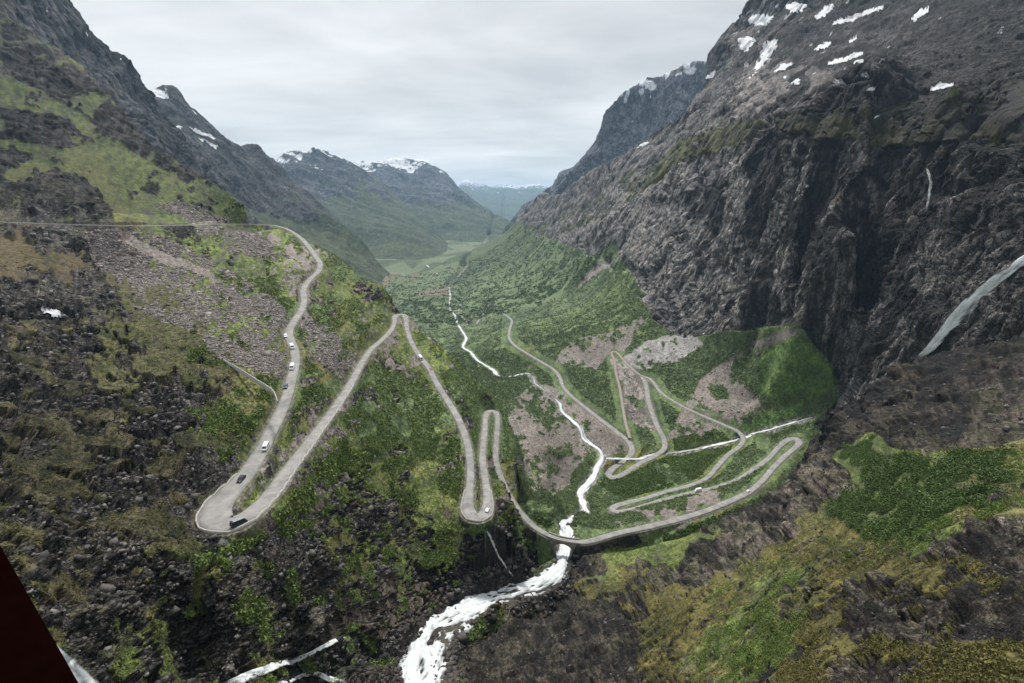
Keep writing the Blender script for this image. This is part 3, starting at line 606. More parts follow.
scree = two((0.10, 0.089, 0.081), (0.30, 0.268, 0.248), 0.42+0.45*f1+0.2*f2+0.55*f0)
moss = two((0.034, 0.037, 0.013), (0.140, 0.122, 0.042), 0.42+0.45*f2+0.35*f1+0.35*f0)
dirt = two((0.13, 0.113, 0.100), (0.235, 0.208, 0.188), 0.45+0.3*f1+0.35*f2+0.35*f0)
dirt = np.where((S_ & (py > 500))[:, None], dirt*np.array((0.55, 0.50, 0.48)), dirt); C_fan = two((0.17, 0.163, 0.157), (0.34, 0.328, 0.315), 0.5+0.4*f0+0.5*f1+0.3*f2)
tot = sum(M[k] for k in ('rock', 'grass', 'shrub', 'scree', 'moss', 'dirt'))+1e-6
shrub = np.where(N_[:, None], shrub*np.array((0.72, 0.66, 0.55)), shrub)
moss = np.where(S_[:, None], moss*np.array((0.62, 0.74, 0.8)), np.where(V_[:, None], moss*np.array((0.62, 0.66, 0.75)), moss*np.array((0.98, 0.97, 0.85)))); grass = np.where((V_ & wall)[:, None], grass*0.5, grass)
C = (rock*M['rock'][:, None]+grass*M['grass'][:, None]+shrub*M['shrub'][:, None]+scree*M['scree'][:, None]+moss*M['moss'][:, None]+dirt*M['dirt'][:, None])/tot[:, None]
C[fan_] = C_fan[fan_]
bf = inpoly([(765,352),(796,336),(833,366),(836,388),(820,400),(780,420),(750,434),(735,428),(775,405),(755,385)]) & V_; C = np.where((bf & (M['shrub'] > .5))[:, None], C*np.array((1.02, 1.22, 0.80)), C)
C = np.where((V_ & (r < 1300) & (M['shrub'] > .5))[:, None], C*0.95, C)
C = np.where((V_ & (r > 1300) & (M['shrub'] > .5))[:, None], C*np.where(r > 2400, 0.66, 1.0)[:, None]*np.array((0.96, 0.94, 1.15)), C)  # distant scrub tinted bluer and darker, haze painted into its colour
# fields and clearings on the far floor
ff = far & (lid == 1) & (P[:, 2] < -330)
cc = cells(P[ff]*np.array([1, .35, 0])+0.0, 120, 8)
C[ff] = np.where((cc[:, 2] > 0.25)[:, None], np.array((0.115, 0.145, 0.080)), C[ff]); C[ff] = np.where((cc[:, 2] < -0.6)[:, None], np.array((0.15, 0.13, 0.09)), C[ff])
# verges and banks of roads and water
t = sstep(2.2, 0.3, np.maximum(d3, droad)+0.9*f1); C = mixc(C, t*0.7, (0.12, 0.11, 0.095))
t = sstep(2.5, 0.3, dwat+1.2*f2)*(r < 330); C = mixc(C, t*0.9, (0.055, 0.048, 0.045))
t = sstep(3.5, 0.5, dwat+1.5*f2)*(r >= 330); C = C*(1-t[:, None]*0.8)+(t*0.8)[:, None]*two((0.05, 0.047, 0.044), (0.30, 0.28, 0.26), 0.5+0.9*f0)
C = mixc(C, M['snow'], (0.60, 0.62, 0.66))
heath_vignette = inpoly([(-90,-200),(60,40),(150,140),(170,200),(110,250),(200,300),(235,385),(200,430),(200,520),(0,700),(-90,700)], 0, 1700)
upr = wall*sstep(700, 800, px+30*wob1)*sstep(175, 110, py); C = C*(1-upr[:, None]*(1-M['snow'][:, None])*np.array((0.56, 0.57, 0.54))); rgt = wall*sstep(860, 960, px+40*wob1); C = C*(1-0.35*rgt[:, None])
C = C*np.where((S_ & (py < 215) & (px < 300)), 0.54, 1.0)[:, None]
hm_ = heath_vignette & S_ & (py > 222) & (M['rock'] < .5) & (M['scree'] < .5); C = np.where(hm_[:, None], C*np.array((0.72, 0.60, 0.64)), C); t = hm_*np.clip(0.35+f2*0.9+f0*.7, 0, 1); C = mixc(C, t*0.70, (0.078, 0.066, 0.047));             # crowberry heath instead of grass, its darkness partly painted-in lens fall-off
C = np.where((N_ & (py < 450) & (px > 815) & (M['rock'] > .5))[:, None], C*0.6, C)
C = np.clip(C*(1+0.9*np.clip(cav, -0.6, 0.25))[:, None]**0.0, 0.012, 0.9)
log('albedo')

# ------------------------------------------------------------------ materials
def newmat(name):
    m = bpy.data.materials.new(name); m.use_nodes = True; nt = m.node_tree; b = nt.nodes['Principled BSDF']; return m, nt, b
def ground_mat(name, rough=0.9, spec=0.25, fine=1.0, coarse=(0.3, 0.3, 0.3), bump=0.6, dist=0.25, contrast=0.55, cracks=()):
    m, nt, b = newmat(name)
    at_ = nt.nodes.new('ShaderNodeAttribute'); at_.attribute_name = 'albedo'
    ge = nt.nodes.new('ShaderNodeNewGeometry')
    def nz(scale, vec):
        mp = nt.nodes.new('ShaderNodeMapping'); mp.inputs['Scale'].default_value = vec; nt.links.new(ge.outputs['Position'], mp.inputs['Vector'])
        n = nt.nodes.new('ShaderNodeTexNoise'); n.inputs['Scale'].default_value = scale; n.inputs['Detail'].default_value = 6; n.inputs['Roughness'].default_value = 0.72
        nt.links.new(mp.outputs[0], n.inputs['Vector']); return n
    n, n2 = nz(fine, (1, 1, 1)), nz(1.0, coarse)
    def rng_(n, c):
        mr = nt.nodes.new('ShaderNodeMapRange'); mr.inputs['From Min'].default_value = 0.34; mr.inputs['From Max'].default_value = 0.66; mr.inputs['To Min'].default_value = 1-c; mr.inputs['To Max'].default_value = 1+c
        nt.links.new(n.outputs[0], mr.inputs['Value']); return mr
    mu = nt.nodes.new('ShaderNodeMath'); mu.operation = 'MULTIPLY'; nt.links.new(rng_(n, contrast).outputs[0], mu.inputs[0]); nt.links.new(rng_(n2, contrast).outputs[0], mu.inputs[1])
    hsum = None
    for sc3, wd_ in cracks:                       # joints in the bedrock, only where the sheet is bare rock (alpha of the attribute)
        wp = nt.nodes.new('ShaderNodeVectorMath'); wp.operation = 'MULTIPLY_ADD'; nt.links.new(n2.outputs['Color'], wp.inputs[0]); wp.inputs[1].default_value = (0.6/sc3[0],)*3; nt.links.new(ge.outputs['Position'], wp.inputs[2])
        mp = nt.nodes.new('ShaderNodeMapping'); mp.inputs['Scale'].default_value = sc3; mp.inputs['Rotation'].default_value = (0.15, 0.1, 0.5); nt.links.new(wp.outputs[0], mp.inputs['Vector'])
        vo = nt.nodes.new('ShaderNodeTexVoronoi'); vo.feature = 'DISTANCE_TO_EDGE'; vo.inputs['Scale'].default_value = 1.0; nt.links.new(mp.outputs[0], vo.inputs['Vector'])
        mr = nt.nodes.new('ShaderNodeMapRange'); mr.inputs['From Min'].default_value = 0.0; mr.inputs['From Max'].default_value = wd_; nt.links.new(vo.outputs['Distance'], mr.inputs['Value'])
        mr.inputs['To Min'].default_value = 0.0; mr.inputs['To Max'].default_value = 1.0
        inv = nt.nodes.new('ShaderNodeMath'); inv.operation = 'MULTIPLY_ADD'; inv.inputs[1].default_value = -1; inv.inputs[2].default_value = 1; nt.links.new(mr.outputs[0], inv.inputs[0])
        g1 = nt.nodes.new('ShaderNodeMath'); g1.operation = 'MULTIPLY'; nt.links.new(inv.outputs[0], g1.inputs[0]); nt.links.new(at_.outputs['Alpha'], g1.inputs[1])
        dk = nt.nodes.new('ShaderNodeMath'); dk.operation = 'MULTIPLY_ADD'; dk.inputs[1].default_value = -0.50; dk.inputs[2].default_value = 1; nt.links.new(g1.outputs[0], dk.inputs[0])
        m2 = nt.nodes.new('ShaderNodeMath'); m2.operation = 'MULTIPLY'; nt.links.new(mu.outputs[0], m2.inputs[0]); nt.links.new(dk.outputs[0], m2.inputs[1]); mu = m2
        hs = nt.nodes.new('ShaderNodeMath'); hs.operation = 'MULTIPLY_ADD'; hs.inputs[1].default_value = -3.0; nt.links.new(g1.outputs[0], hs.inputs[0])
        if hsum is None: hs.inputs[2].default_value = 0
        else: nt.links.new(hsum.outputs[0], hs.inputs[2])
        hsum = hs
    v = nt.nodes.new('ShaderNodeVectorMath'); v.operation = 'SCALE'; nt.links.new(at_.outputs['Color'], v.inputs[0]); nt.links.new(mu.outputs[0], v.inputs['Scale'])
    nt.links.new(v.outputs[0], b.inputs['Base Color'])
    ad = nt.nodes.new('ShaderNodeMath'); ad.operation = 'MULTIPLY_ADD'; ad.inputs[1].default_value = 2.5; nt.links.new(n2.outputs[0], ad.inputs[0]); nt.links.new(n.outputs[0], ad.inputs[2])
    if hsum is not None:
        a2_ = nt.nodes.new('ShaderNodeMath'); a2_.operation = 'ADD'; nt.links.new(ad.outputs[0], a2_.inputs[0]); nt.links.new(hsum.outputs[0], a2_.inputs[1]); ad = a2_
    bp = nt.nodes.new('ShaderNodeBump'); bp.inputs['Strength'].default_value = bump; bp.inputs['Distance'].default_value = dist
    nt.links.new(ad.outputs[0], bp.inputs['Height']); nt.links.new(bp.outputs[0], b.inputs['Normal'])
    b.inputs['Roughness'].default_value = rough; b.inputs['Specular IOR Level'].default_value = spec
    return m
m_near = ground_mat('rock_and_turf', 0.9, 0.2, 1.7, (0.45, 0.45, 0.45), 0.8, 0.22, 0.55, cracks=(((0.22, 0.22, 0.4), 0.06), ((0.9, 0.9, 1.5), 0.08)))
m_wall = ground_mat('cliff_rock', 0.85, 0.25, 0.45, (0.18, 0.18, 0.03), 0.8, 0.9, 0.60, cracks=(((0.045, 0.045, 0.012), 0.05), ((0.14, 0.14, 0.06), 0.07), ((0.42, 0.42, 0.22), 0.09)))
m_bank = ground_mat('bank_rock_and_moss', 0.85, 0.25, 5.0, (1.2, 1.2, 1.2), 0.8, 0.08, 0.55, cracks=(((0.5, 0.5, 0.8), 0.05), ((2.2, 2.2, 3.4), 0.07)))
m_far = ground_mat('mountain_ground', 0.95, 0.1, 0.05, (0.012, 0.012, 0.005), 0.7, 8.0, 0.4)

def raw_mesh(name, V, Fq, mat, attr=None, smooth=False, parent=None):
    me = bpy.data.meshes.new(name); n = len(V); me.vertices.add(n); me.vertices.foreach_set('co', np.ascontiguousarray(V, np.float32).ravel())
    k = Fq.shape[1]; me.loops.add(Fq.size); me.loops.foreach_set('vertex_index', np.ascontiguousarray(Fq, np.int32).ravel())
    me.polygons.add(len(Fq)); me.polygons.foreach_set('loop_start', np.arange(0, Fq.size, k, dtype=np.int32)); 
    if smooth: me.polygons.foreach_set('use_smooth', np.ones(len(Fq), bool))
    if attr is not None:
        a = me.attributes.new('albedo', 'FLOAT_COLOR', 'POINT'); a.data.foreach_set('color', (attr if attr.shape[1] == 4 else np.concatenate([attr, np.ones((n, 1))], 1)).astype(np.float32).ravel())
    me.update(calc_edges=True); me.materials.append(mat)
    o = bpy.data.objects.new(name, me); col.objects.link(o)
    if parent: o.parent = parent
    return o
def tag(o, label=None, cat=None, group=None, kind=None):
    if label: o['label'] = label
    if cat: o['category'] = cat
    if group: o['group'] = group
    if kind: o['kind'] = kind
    return o

fm_ = lid >= 3; C[fm_] = np.where((M['shrub'][fm_] > 0.5)[:, None], C[fm_]*np.array((0.60, 0.52, 0.75)), C[fm_])  # far trees lose green, haze painted into their colour too
ii = np.arange(NA*NR, dtype=np.int32).reshape(NA, NR)
FQ = np.stack([ii[:-1, :-1], ii[1:, :-1], ii[1:, 1:], ii[:-1, 1:]], 2).reshape(-1, 4)
P2g = P2
flab = np.where(wall & V_, 100, lid)[FQ[:, 0]]
OBJ = {0: ('hillside_left', m_near), 1: ('valley_floor', m_near), 2: ('hillside_right', m_bank), 100: ('mountain_right', m_wall),
       3: ('mountain_left', m_far), 4: ('mountain_left_behind', m_far), 5: ('mountain_far_left', m_far), 6: ('mountain_far_middle', m_far), 7: ('mountains_horizon', m_far), 8: ('mountain_far_right', m_far), 9: ('mountain_right_behind', m_far)}
def submesh(name, sel, mat, off=0.0, attr=True):
    fq = FQ[sel]; u, inv = np.unique(fq, return_inverse=True)
    V = P2g[u] + (N1[u]*off if off else 0)
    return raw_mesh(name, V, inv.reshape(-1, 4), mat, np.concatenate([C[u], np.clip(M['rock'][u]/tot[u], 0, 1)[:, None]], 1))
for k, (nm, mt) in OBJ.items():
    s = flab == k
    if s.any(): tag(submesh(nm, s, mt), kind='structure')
log('terrain meshes')

# ------------------------------------------------------------------ roads
def simple_mat(name, c, rough=0.7, spec=0.3, ns=0.0, scale=3.0, metal=0.0, c2=None, bump=0.0):
    m, nt, b = newmat(name); b.inputs['Roughness'].default_value = rough; b.inputs['Specular IOR Level'].default_value = spec; b.inputs['Metallic'].default_value = metal
    if c2 is None: c2 = tuple(min(1, v*(1+ns)) for v in c); c1 = tuple(v*(1-ns) for v in c)
    else: c1 = c
    ge = nt.nodes.new('ShaderNodeNewGeometry'); n = nt.nodes.new('ShaderNodeTexNoise'); n.inputs['Scale'].default_value = scale; n.inputs['Detail'].default_value = 5; n.inputs['Roughness'].default_value = 0.65
    nt.links.new(ge.outputs['Position'], n.inputs['Vector'])
    r_ = nt.nodes.new('ShaderNodeValToRGB'); r_.color_ramp.elements[0].position = 0.35; r_.color_ramp.elements[1].position = 0.65
    r_.color_ramp.elements[0].color = (*c1, 1); r_.color_ramp.elements[1].color = (*c2, 1)
    nt.links.new(n.outputs[0], r_.inputs[0]); nt.links.new(r_.outputs[0], b.inputs['Base Color'])
    if bump:
        bp = nt.nodes.new('ShaderNodeBump'); bp.inputs['Strength'].default_value = 0.6; bp.inputs['Distance'].default_value = bump
        nt.links.new(n.outputs[0], bp.inputs['Height']); nt.links.new(bp.outputs[0], b.inputs['Normal'])
    return m
m_road = simple_mat('weathered_asphalt', (0.175, 0.172, 0.168), 0.85, 0.2, c2=(0.295, 0.286, 0.272), scale=0.22)
m_track = simple_mat('gravel_track', (0.22, 0.195, 0.16), 0.95, 0.1, c2=(0.30, 0.27, 0.23), scale=0.5)
m_wallst = simple_mat('dry_stone', (0.10, 0.095, 0.09), 0.9, 0.2, c2=(0.24, 0.225, 0.21), scale=1.8, bump=0.1)
m_kerb = simple_mat('kerb_stone', (0.28, 0.27, 0.255), 0.9, 0.2, c2=(0.42, 0.41, 0.39), scale=1.2)
def sweep(P_, offs, close=False):
    """offs: function i -> list of (side offset, height)"""
    T = np.gradient(P_[:, :2], axis=0); T /= np.maximum(1e-6, np.linalg.norm(T, axis=1, keepdims=True)); S = np.stack([T[:, 1], -T[:, 0]], 1)
    V = []; 
    for i in range(len(P_)):
        for o, h in offs(i): V.append((P_[i, 0]+S[i, 0]*o, P_[i, 1]+S[i, 1]*o, P_[i, 2]+h))
    k = len(offs(0)); n = len(P_); q = np.arange(n*k).reshape(n, k)
    Fq = np.stack([q[:-1, :-1], q[:-1, 1:], q[1:, 1:], q[1:, :-1]], 2).reshape(-1, 4)
    if close: Fq = np.concatenate([Fq, np.stack([q[:-1, -1], q[:-1, 0], q[1:, 0], q[1:, -1]], 1)])
    return np.array(V), Fq
def smooth_path(P_, n=3):
    Q = P_.copy()
    for _ in range(n): Q[1:-1] = (Q[:-2]+2*Q[1:-1]+Q[2:])/4
    return Q
def road(name, P_, mat):
    P_ = P_.copy(); nz_ = noise(np.concatenate([P_[:, :2], 0*P_[:, :1]], 1), 16, 5)+0.6*noise(np.concatenate([P_[:, :2], 0*P_[:, :1]], 1), 5, 6); P_[:, 3] *= 1+0.07*nz_
    V, Fq = sweep(P_, lambda i: [(-P_[i, 3], -0.9), (-P_[i, 3], 0.05), (-P_[i, 3]*.5, 0.09), (0, 0.12), (P_[i, 3]*.5, 0.09), (P_[i, 3], 0.05), (P_[i, 3], -0.9)])
    return tag(raw_mesh(name, V, Fq, mat), kind='structure')
sA = smooth_path(pA, 4); sB = smooth_path(pB, 4); sT = smooth_path(pT, 4)
road('mountain_road', sA, m_road)
road('valley_road', sB, m_road); road('old_track', sT, m_track); road('farm_road', pC, m_track)
V, Fq = sweep(pF, lambda i: [(-.16, -1.5), (-.14, .12), (.14, .12), (.16, -1.5)])
tag(raw_mesh('stone_path', V, Fq, m_kerb), kind='structure')
log('roads')

# ------------------------------------------------------------------ where a pixel's sight line meets the land
P2c = P2.reshape(NA, NR, 3)
Dsm = disp.reshape(NA, NR).copy()
for _ in range(14): Dsm[1:-1, 1:-1] = np.maximum((Dsm[1:-1, 1:-1]*2+Dsm[:-2, 1:-1]+Dsm[2:, 1:-1]+Dsm[1:-1, :-2]+Dsm[1:-1, 2:])/6, Dsm[1:-1, 1:-1]*0.5+0.5*(Dsm[:-2, 1:-1]+Dsm[2:, 1:-1])/2)
Dsm = Dsm.ravel()
def hit(qx, qy):
    a, e = ray(qx, qy); i = (a-AZ0)/(AZ1-AZ0)*(NA-1); i = int(np.clip(round(i), 0, NA-1))
    c = P2c[i]; X, Y = proj(c); Y = np.minimum.accumulate(np.where(np.abs(X-qx) < 40, Y, 1e6)); j = int(np.argmax(Y <= qy))
    return c[j].copy()

# ------------------------------------------------------------------ water
def water_mat(name, rough=0.35):
    m, nt, b = newmat(name); a_ = nt.nodes.new('ShaderNodeAttribute'); a_.attribute_name = 'albedo'
    ge = nt.nodes.new('ShaderNodeNewGeometry'); n = nt.nodes.new('ShaderNodeTexNoise'); n.inputs['Scale'].default_value = 1.6; n.inputs['Detail'].default_value = 4
    nt.links.new(ge.outputs['Position'], n.inputs['Vector'])
    mr = nt.nodes.new('ShaderNodeMapRange'); mr.inputs['From Min'].default_value = 0.3; mr.inputs['From Max'].default_value = 0.7; mr.inputs['To Min'].default_value = 0.8; mr.inputs['To Max'].default_value = 1.1
    nt.links.new(n.outputs[0], mr.inputs['Value'])
    v = nt.nodes.new('ShaderNodeVectorMath'); v.operation = 'SCALE'; nt.links.new(a_.outputs['Color'], v.inputs[0]); nt.links.new(mr.outputs[0], v.inputs['Scale']); nt.links.new(v.outputs[0], b.inputs['Base Color'])
    bp = nt.nodes.new('ShaderNodeBump'); bp.inputs['Strength'].default_value = 0.5; bp.inputs['Distance'].default_value = 0.2; nt.links.new(n.outputs[0], bp.inputs['Height']); nt.links.new(bp.outputs[0], b.inputs['Normal'])
    nt.links.new(a_.outputs['Alpha'], b.inputs['Alpha'])
    b.inputs['Roughness'].default_value = rough; b.inputs['Specular IOR Level'].default_value = 0.3; return m
m_water = water_mat('white_water')
def stream(name, P_, nside, foam, label=None, amp=0.5):
    s = np.concatenate([[0], np.cumsum(np.linalg.norm(np.diff(P_[:, :3], axis=0), axis=1))]); n = max(4, int(s[-1]/(0.45 if nside > 9 else 0.8))); u = np.linspace(0, s[-1], n)
    Q = np.stack([np.interp(u, s, P_[:, k]) for k in range(4)], 1); Q = smooth_path(Q, 6)
    T = np.gradient(Q[:, :2], axis=0); T /= np.maximum(1e-6, np.linalg.norm(T, axis=1, keepdims=True)); S = np.stack([T[:, 1], -T[:, 0]], 1)
    t = np.linspace(-1, 1, nside); w = Q[:, 3:4]*(0.75 if nside == 7 else 1)*(1+0.18*np.sin(u*0.21)[:, None]+0.14*np.sin(u*0.083+2)[:, None])+0.6
    o = t[None]*w; V = np.zeros((n, nside, 3)); V[..., 0] = Q[:, None, 0]+S[:, None, 0]*o; V[..., 1] = Q[:, None, 1]+S[:, None, 1]*o; V[..., 2] = Q[:, None, 2]+np.where(np.hypot(Q[:, 0], Q[:, 1]) > 450, 0.55, 0.0)[:, None]
    fl = np.stack([np.repeat(u[:, None], nside, 1)*0.24, o, np.zeros_like(o)], 2).reshape(-1, 3)
    rr = np.maximum(1, np.linalg.norm(V, axis=2).ravel()/250); ed = noise(np.stack([u*0.5, 0*u, 0*u], 1), 3, 77)+0.6*noise(np.stack([u, 0*u, 0*u], 1), 1.4, 78); V[..., :2] *= 1
    V[..., 2] -= (np.abs(t)[None]**3)*np.clip(ed, 0, 1)[:, None]*1.6
    a = fbm(fl/rr[:, None], 4.0, 3, 201, gain=0.6); b = 1-2*np.abs(fbm(fl/rr[:, None], 1.8, 2, 207)); c = fbm(fl/rr[:, None], 0.8, 2, 211)
    steepw = np.abs(np.gradient(Q[:, 2])/np.maximum(1e-3, np.gradient(u))); steepw = np.repeat(steepw[:, None], nside, 1).ravel()
    V[..., 2] += (amp*(0.5*a+0.22*b+0.16*c)*np.clip(0.3+steepw*3, 0, 1.3)).reshape(n, nside) - 0.35*(t[None]**4)
    fm = np.clip(foam + 0.12 + 0.28*(np.linalg.norm(V, axis=2).ravel() > 400) + steepw*1.5 + 0.6*a+0.45*c - 0.5*np.abs(np.repeat(t[None], n, 0).ravel())**5, 0, 1)
    cl = two((0.13, 0.155, 0.155), (0.64, 0.67, 0.69), fm); ta = np.abs(np.repeat(t[None], n, 0).ravel()); cl = np.concatenate([cl, np.clip(1.5-ta**3*1.7+1.0*a+0.8*c, 0, 1)[:, None]], 1)
    q = np.arange(n*nside).reshape(n, nside); Fq = np.stack([q[:-1, :-1], q[:-1, 1:], q[1:, 1:], q[1:, :-1]], 2).reshape(-1, 4)
    o_ = raw_mesh(name, V.reshape(-1, 3), Fq, m_water, cl, smooth=True); return tag(o_, label, kind='structure')
stream('river', pR, 33, 0.30, amp=1.5)
stream('mountain_brook', pK, 7, 0.08, amp=0.5)
def biggest(sel):
    """largest connected island of the chosen faces of the sheet"""
    g = sel.reshape(NA-1, NR-1); ij = np.argwhere(g)
    if not len(ij): return sel
    a0, b0 = ij.min(0); a1, b1 = ij.max(0)+1; w = g[a0:a1, b0:b1]; L = np.zeros(w.shape, int); n = 0; best = (0, 0)
    for i, j in np.argwhere(w):
        if L[i, j]: continue
        n += 1; st_ = [(i, j)]; L[i, j] = n; c = 0
        while st_:
            p, q = st_.pop(); c += 1
            for u, v in ((p+1, q), (p-1, q), (p, q+1), (p, q-1)):
                if 0 <= u < w.shape[0] and 0 <= v < w.shape[1] and w[u, v] and not L[u, v]: L[u, v] = n; st_.append((u, v))
        if c > best[0]: best = (c, n)
    o = np.zeros_like(g); o[a0:a1, b0:b1] = L == best[1]; return o.ravel()
def drape(name, sel, off, mat, colr, base=False, **kw):
    """a skin of water or snow lying on the land"""
    fq = FQ[sel]; 
    if not len(fq): print('EMPTY', name); return None
    u, inv = np.unique(fq, return_inverse=True); V = (P[u]+N0[u]*(off+Dsm[u][:, None])) if base else P2g[u]+N1[u]*off
    o = raw_mesh(name, V, inv.reshape(-1, 4), mat, colr[u], smooth=base); return tag(o, **kw)
streak = fbm(P2, 2.2, 4, 231, warp=(1, 1, 0.12), gain=0.7)
fallcol = two((0.30, 0.33, 0.35), (0.80, 0.83, 0.86), 0.62+0.8*streak)
pxr, pyr = proj(P2)
def fsel_(m): return m[FQ].sum(1) >= 3
def ribbonpoly(pts):
    L = []; Rr = []
    for i, p in enumerate(pts):
        a = pts[max(0, i-1)]; b = pts[min(len(pts)-1, i+1)]; dx_, dy_ = b[0]-a[0], b[1]-a[1]; l = math.hypot(dx_, dy_) or 1
        L.append((p[0]-dy_/l*p[2], p[1]+dx_/l*p[2])); Rr.append((p[0]+dy_/l*p[2], p[1]-dx_/l*p[2]))
    return L+Rr[::-1]
Ns = N1.reshape(NA, NR, 3)
def fall(name, pts, off, rmin, rmax, ragged=0.5, seed=0, thin=1.0, **kw):
    pts = np.array(pts, float); u = np.concatenate([[0], np.cumsum(np.hypot(*np.diff(pts[:, :2], axis=0).T))]); n = max(6, int(u[-1]/1.2)); uu = np.linspace(0, u[-1], n)
    q = np.stack([np.interp(uu, u, pts[:, k]) for k in range(3)], 1); H = np.array([hit(a_, b_) for a_, b_ in q[:, :2]])
    ok = np.hypot(H[:, 0], H[:, 1]); md = np.median(ok); H = H[(ok > rmin) & (ok < rmax)]; W_ = (q[:, 2]*np.minimum(ok, rmax)/F*1.05)[(ok > rmin) & (ok < rmax)]; n = len(H)
    if n < 4: print('EMPTY', name, pts[0]); return
    rs = np.hypot(H[:, 0], H[:, 1]); qq = q[(ok > rmin) & (ok < rmax)]
    rp = np.pad(rs, 3, mode='edge'); rs = np.min([rp[i_:i_+n] for i_ in range(7)], 0)
    for _ in range(12): rs[1:-1] = (rs[:-2]+2*rs[1:-1]+rs[2:])/4
    H = np.array([at(a_, b_, r=c_) for (a_, b_), c_ in zip(qq[:, :2], rs)])
    T = np.gradient(H, axis=0); T /= np.linalg.norm(T, axis=1, keepdims=True); toward = -H/np.linalg.norm(H, axis=1, keepdims=True)
    nn = toward-(toward*T).sum(1, keepdims=True)*T; nn[:, 2] += 0.3; nn /= np.linalg.norm(nn, axis=1, keepdims=True); Sd = np.cross(T, nn); Sd /= np.linalg.norm(Sd, axis=1, keepdims=True)
    m = 21; t = np.linspace(-1, 1, m); L_ = np.concatenate([[0], np.cumsum(np.linalg.norm(np.diff(H, axis=0), axis=1))]); k = max(n, int(L_[-1]/0.5)); l_ = np.linspace(0, L_[-1], k)
    I = lambda A: np.stack([np.interp(l_, L_, A[:, j]) for j in range(A.shape[1])], 1)
    H, Sd, nn, W_ = I(H), I(Sd), I(nn), np.interp(l_, L_, W_); wm = W_.max()
    g = np.stack([np.repeat(l_[:, None], m, 1), t[None]*W_[:, None], np.full((k, m), seed*7.7)], 2).reshape(-1, 3)
    a_ = fbm(g/np.array([1, .25, 1]), wm*2.5, 4, 251+seed, gain=.65); edge = noise(g*np.array([1, 0, 1])+np.sign(np.repeat(t[None], k, 0).ravel())[:, None]*55, wm*2.2, 257)+0.7*noise(g*np.array([1, 0, 1]), wm*.8, 259)
    V = H[:, None]+Sd[:, None]*(t[None, :, None]*W_[:, None, None])+nn[:, None]*off
    dep_ = (0.08*wm*a_-(np.abs(np.repeat(t[None], k, 0).ravel())**3)*wm*0.08).reshape(k, m)
    V = V+nn[:, None]*dep_[..., None]; cl = two((0.45, 0.48, 0.50), (0.80, 0.83, 0.85), 0.80+1.1*a_-0.3*np.abs(np.repeat(t[None], k, 0).ravel())**2)
    ta = np.abs(np.repeat(t[None], k, 0).ravel()); al = np.clip(1.5-ta**2*1.3+1.2*a_+0.6*edge*ta*ragged*1.5, 0, 1)*np.repeat(np.clip(np.minimum(np.arange(k), k-1-np.arange(k))/(0.06*k+1), 0, 1)[:, None], m, 1).ravel(); cl = np.concatenate([cl, al[:, None]*thin], 1)
    ix = np.arange(k*m).reshape(k, m); Fq = np.stack([ix[:-1, :-1], ix[:-1, 1:], ix[1:, 1:], ix[1:, :-1]], 2).reshape(-1, 4)
    return tag(raw_mesh(name, V.reshape(-1, 3), Fq, m_water, cl, smooth=True), **kw)
fall('waterfall', [(1040,251,3.0),(1022,262,3.2),(1003,275,3.2),(985,289,3.5),(968,306,4.4),(955,320,4.2),(941,336,3.2),(930,349,2.6),(919,358,1.6)], 1.0, 250, 620, kind='structure', label='white waterfall running down the dark cliff at the right')
fall('waterfall', [(927,168,.8),(931,182,.9),(929,196,.9),(926,210,.6)], 0.4, 350, 800, thin=0.42, kind='structure')
fall('waterfall', [(486,529,1.2),(492,541,1.3),(498,556,1.1),(505,566,.9),(513,577,.8)], 0.8, 100, 260, kind='structure')
fall('mountain_stream', [(346,638,1.5),(335,641,2.6),(322,648,2.6),(308,655,2),(294,661,4),(280,664,5),(266,670,4),(252,675,4.5),(236,682,5),(222,690,5)], 0.3, 40, 200, kind='structure')
fall('mountain_stream', [(345,683,2),(332,680,3),(318,674,2.4),(304,675,2),(290,682,2.6),(276,686,3)], 0.3, 40, 200, kind='structure')
fall('waterfall', [(44,640,2),(56,654,5),(66,668,8),(78,684,11),(90,704,14)], 0.6, 25, 130, ragged=1.4, kind='structure')

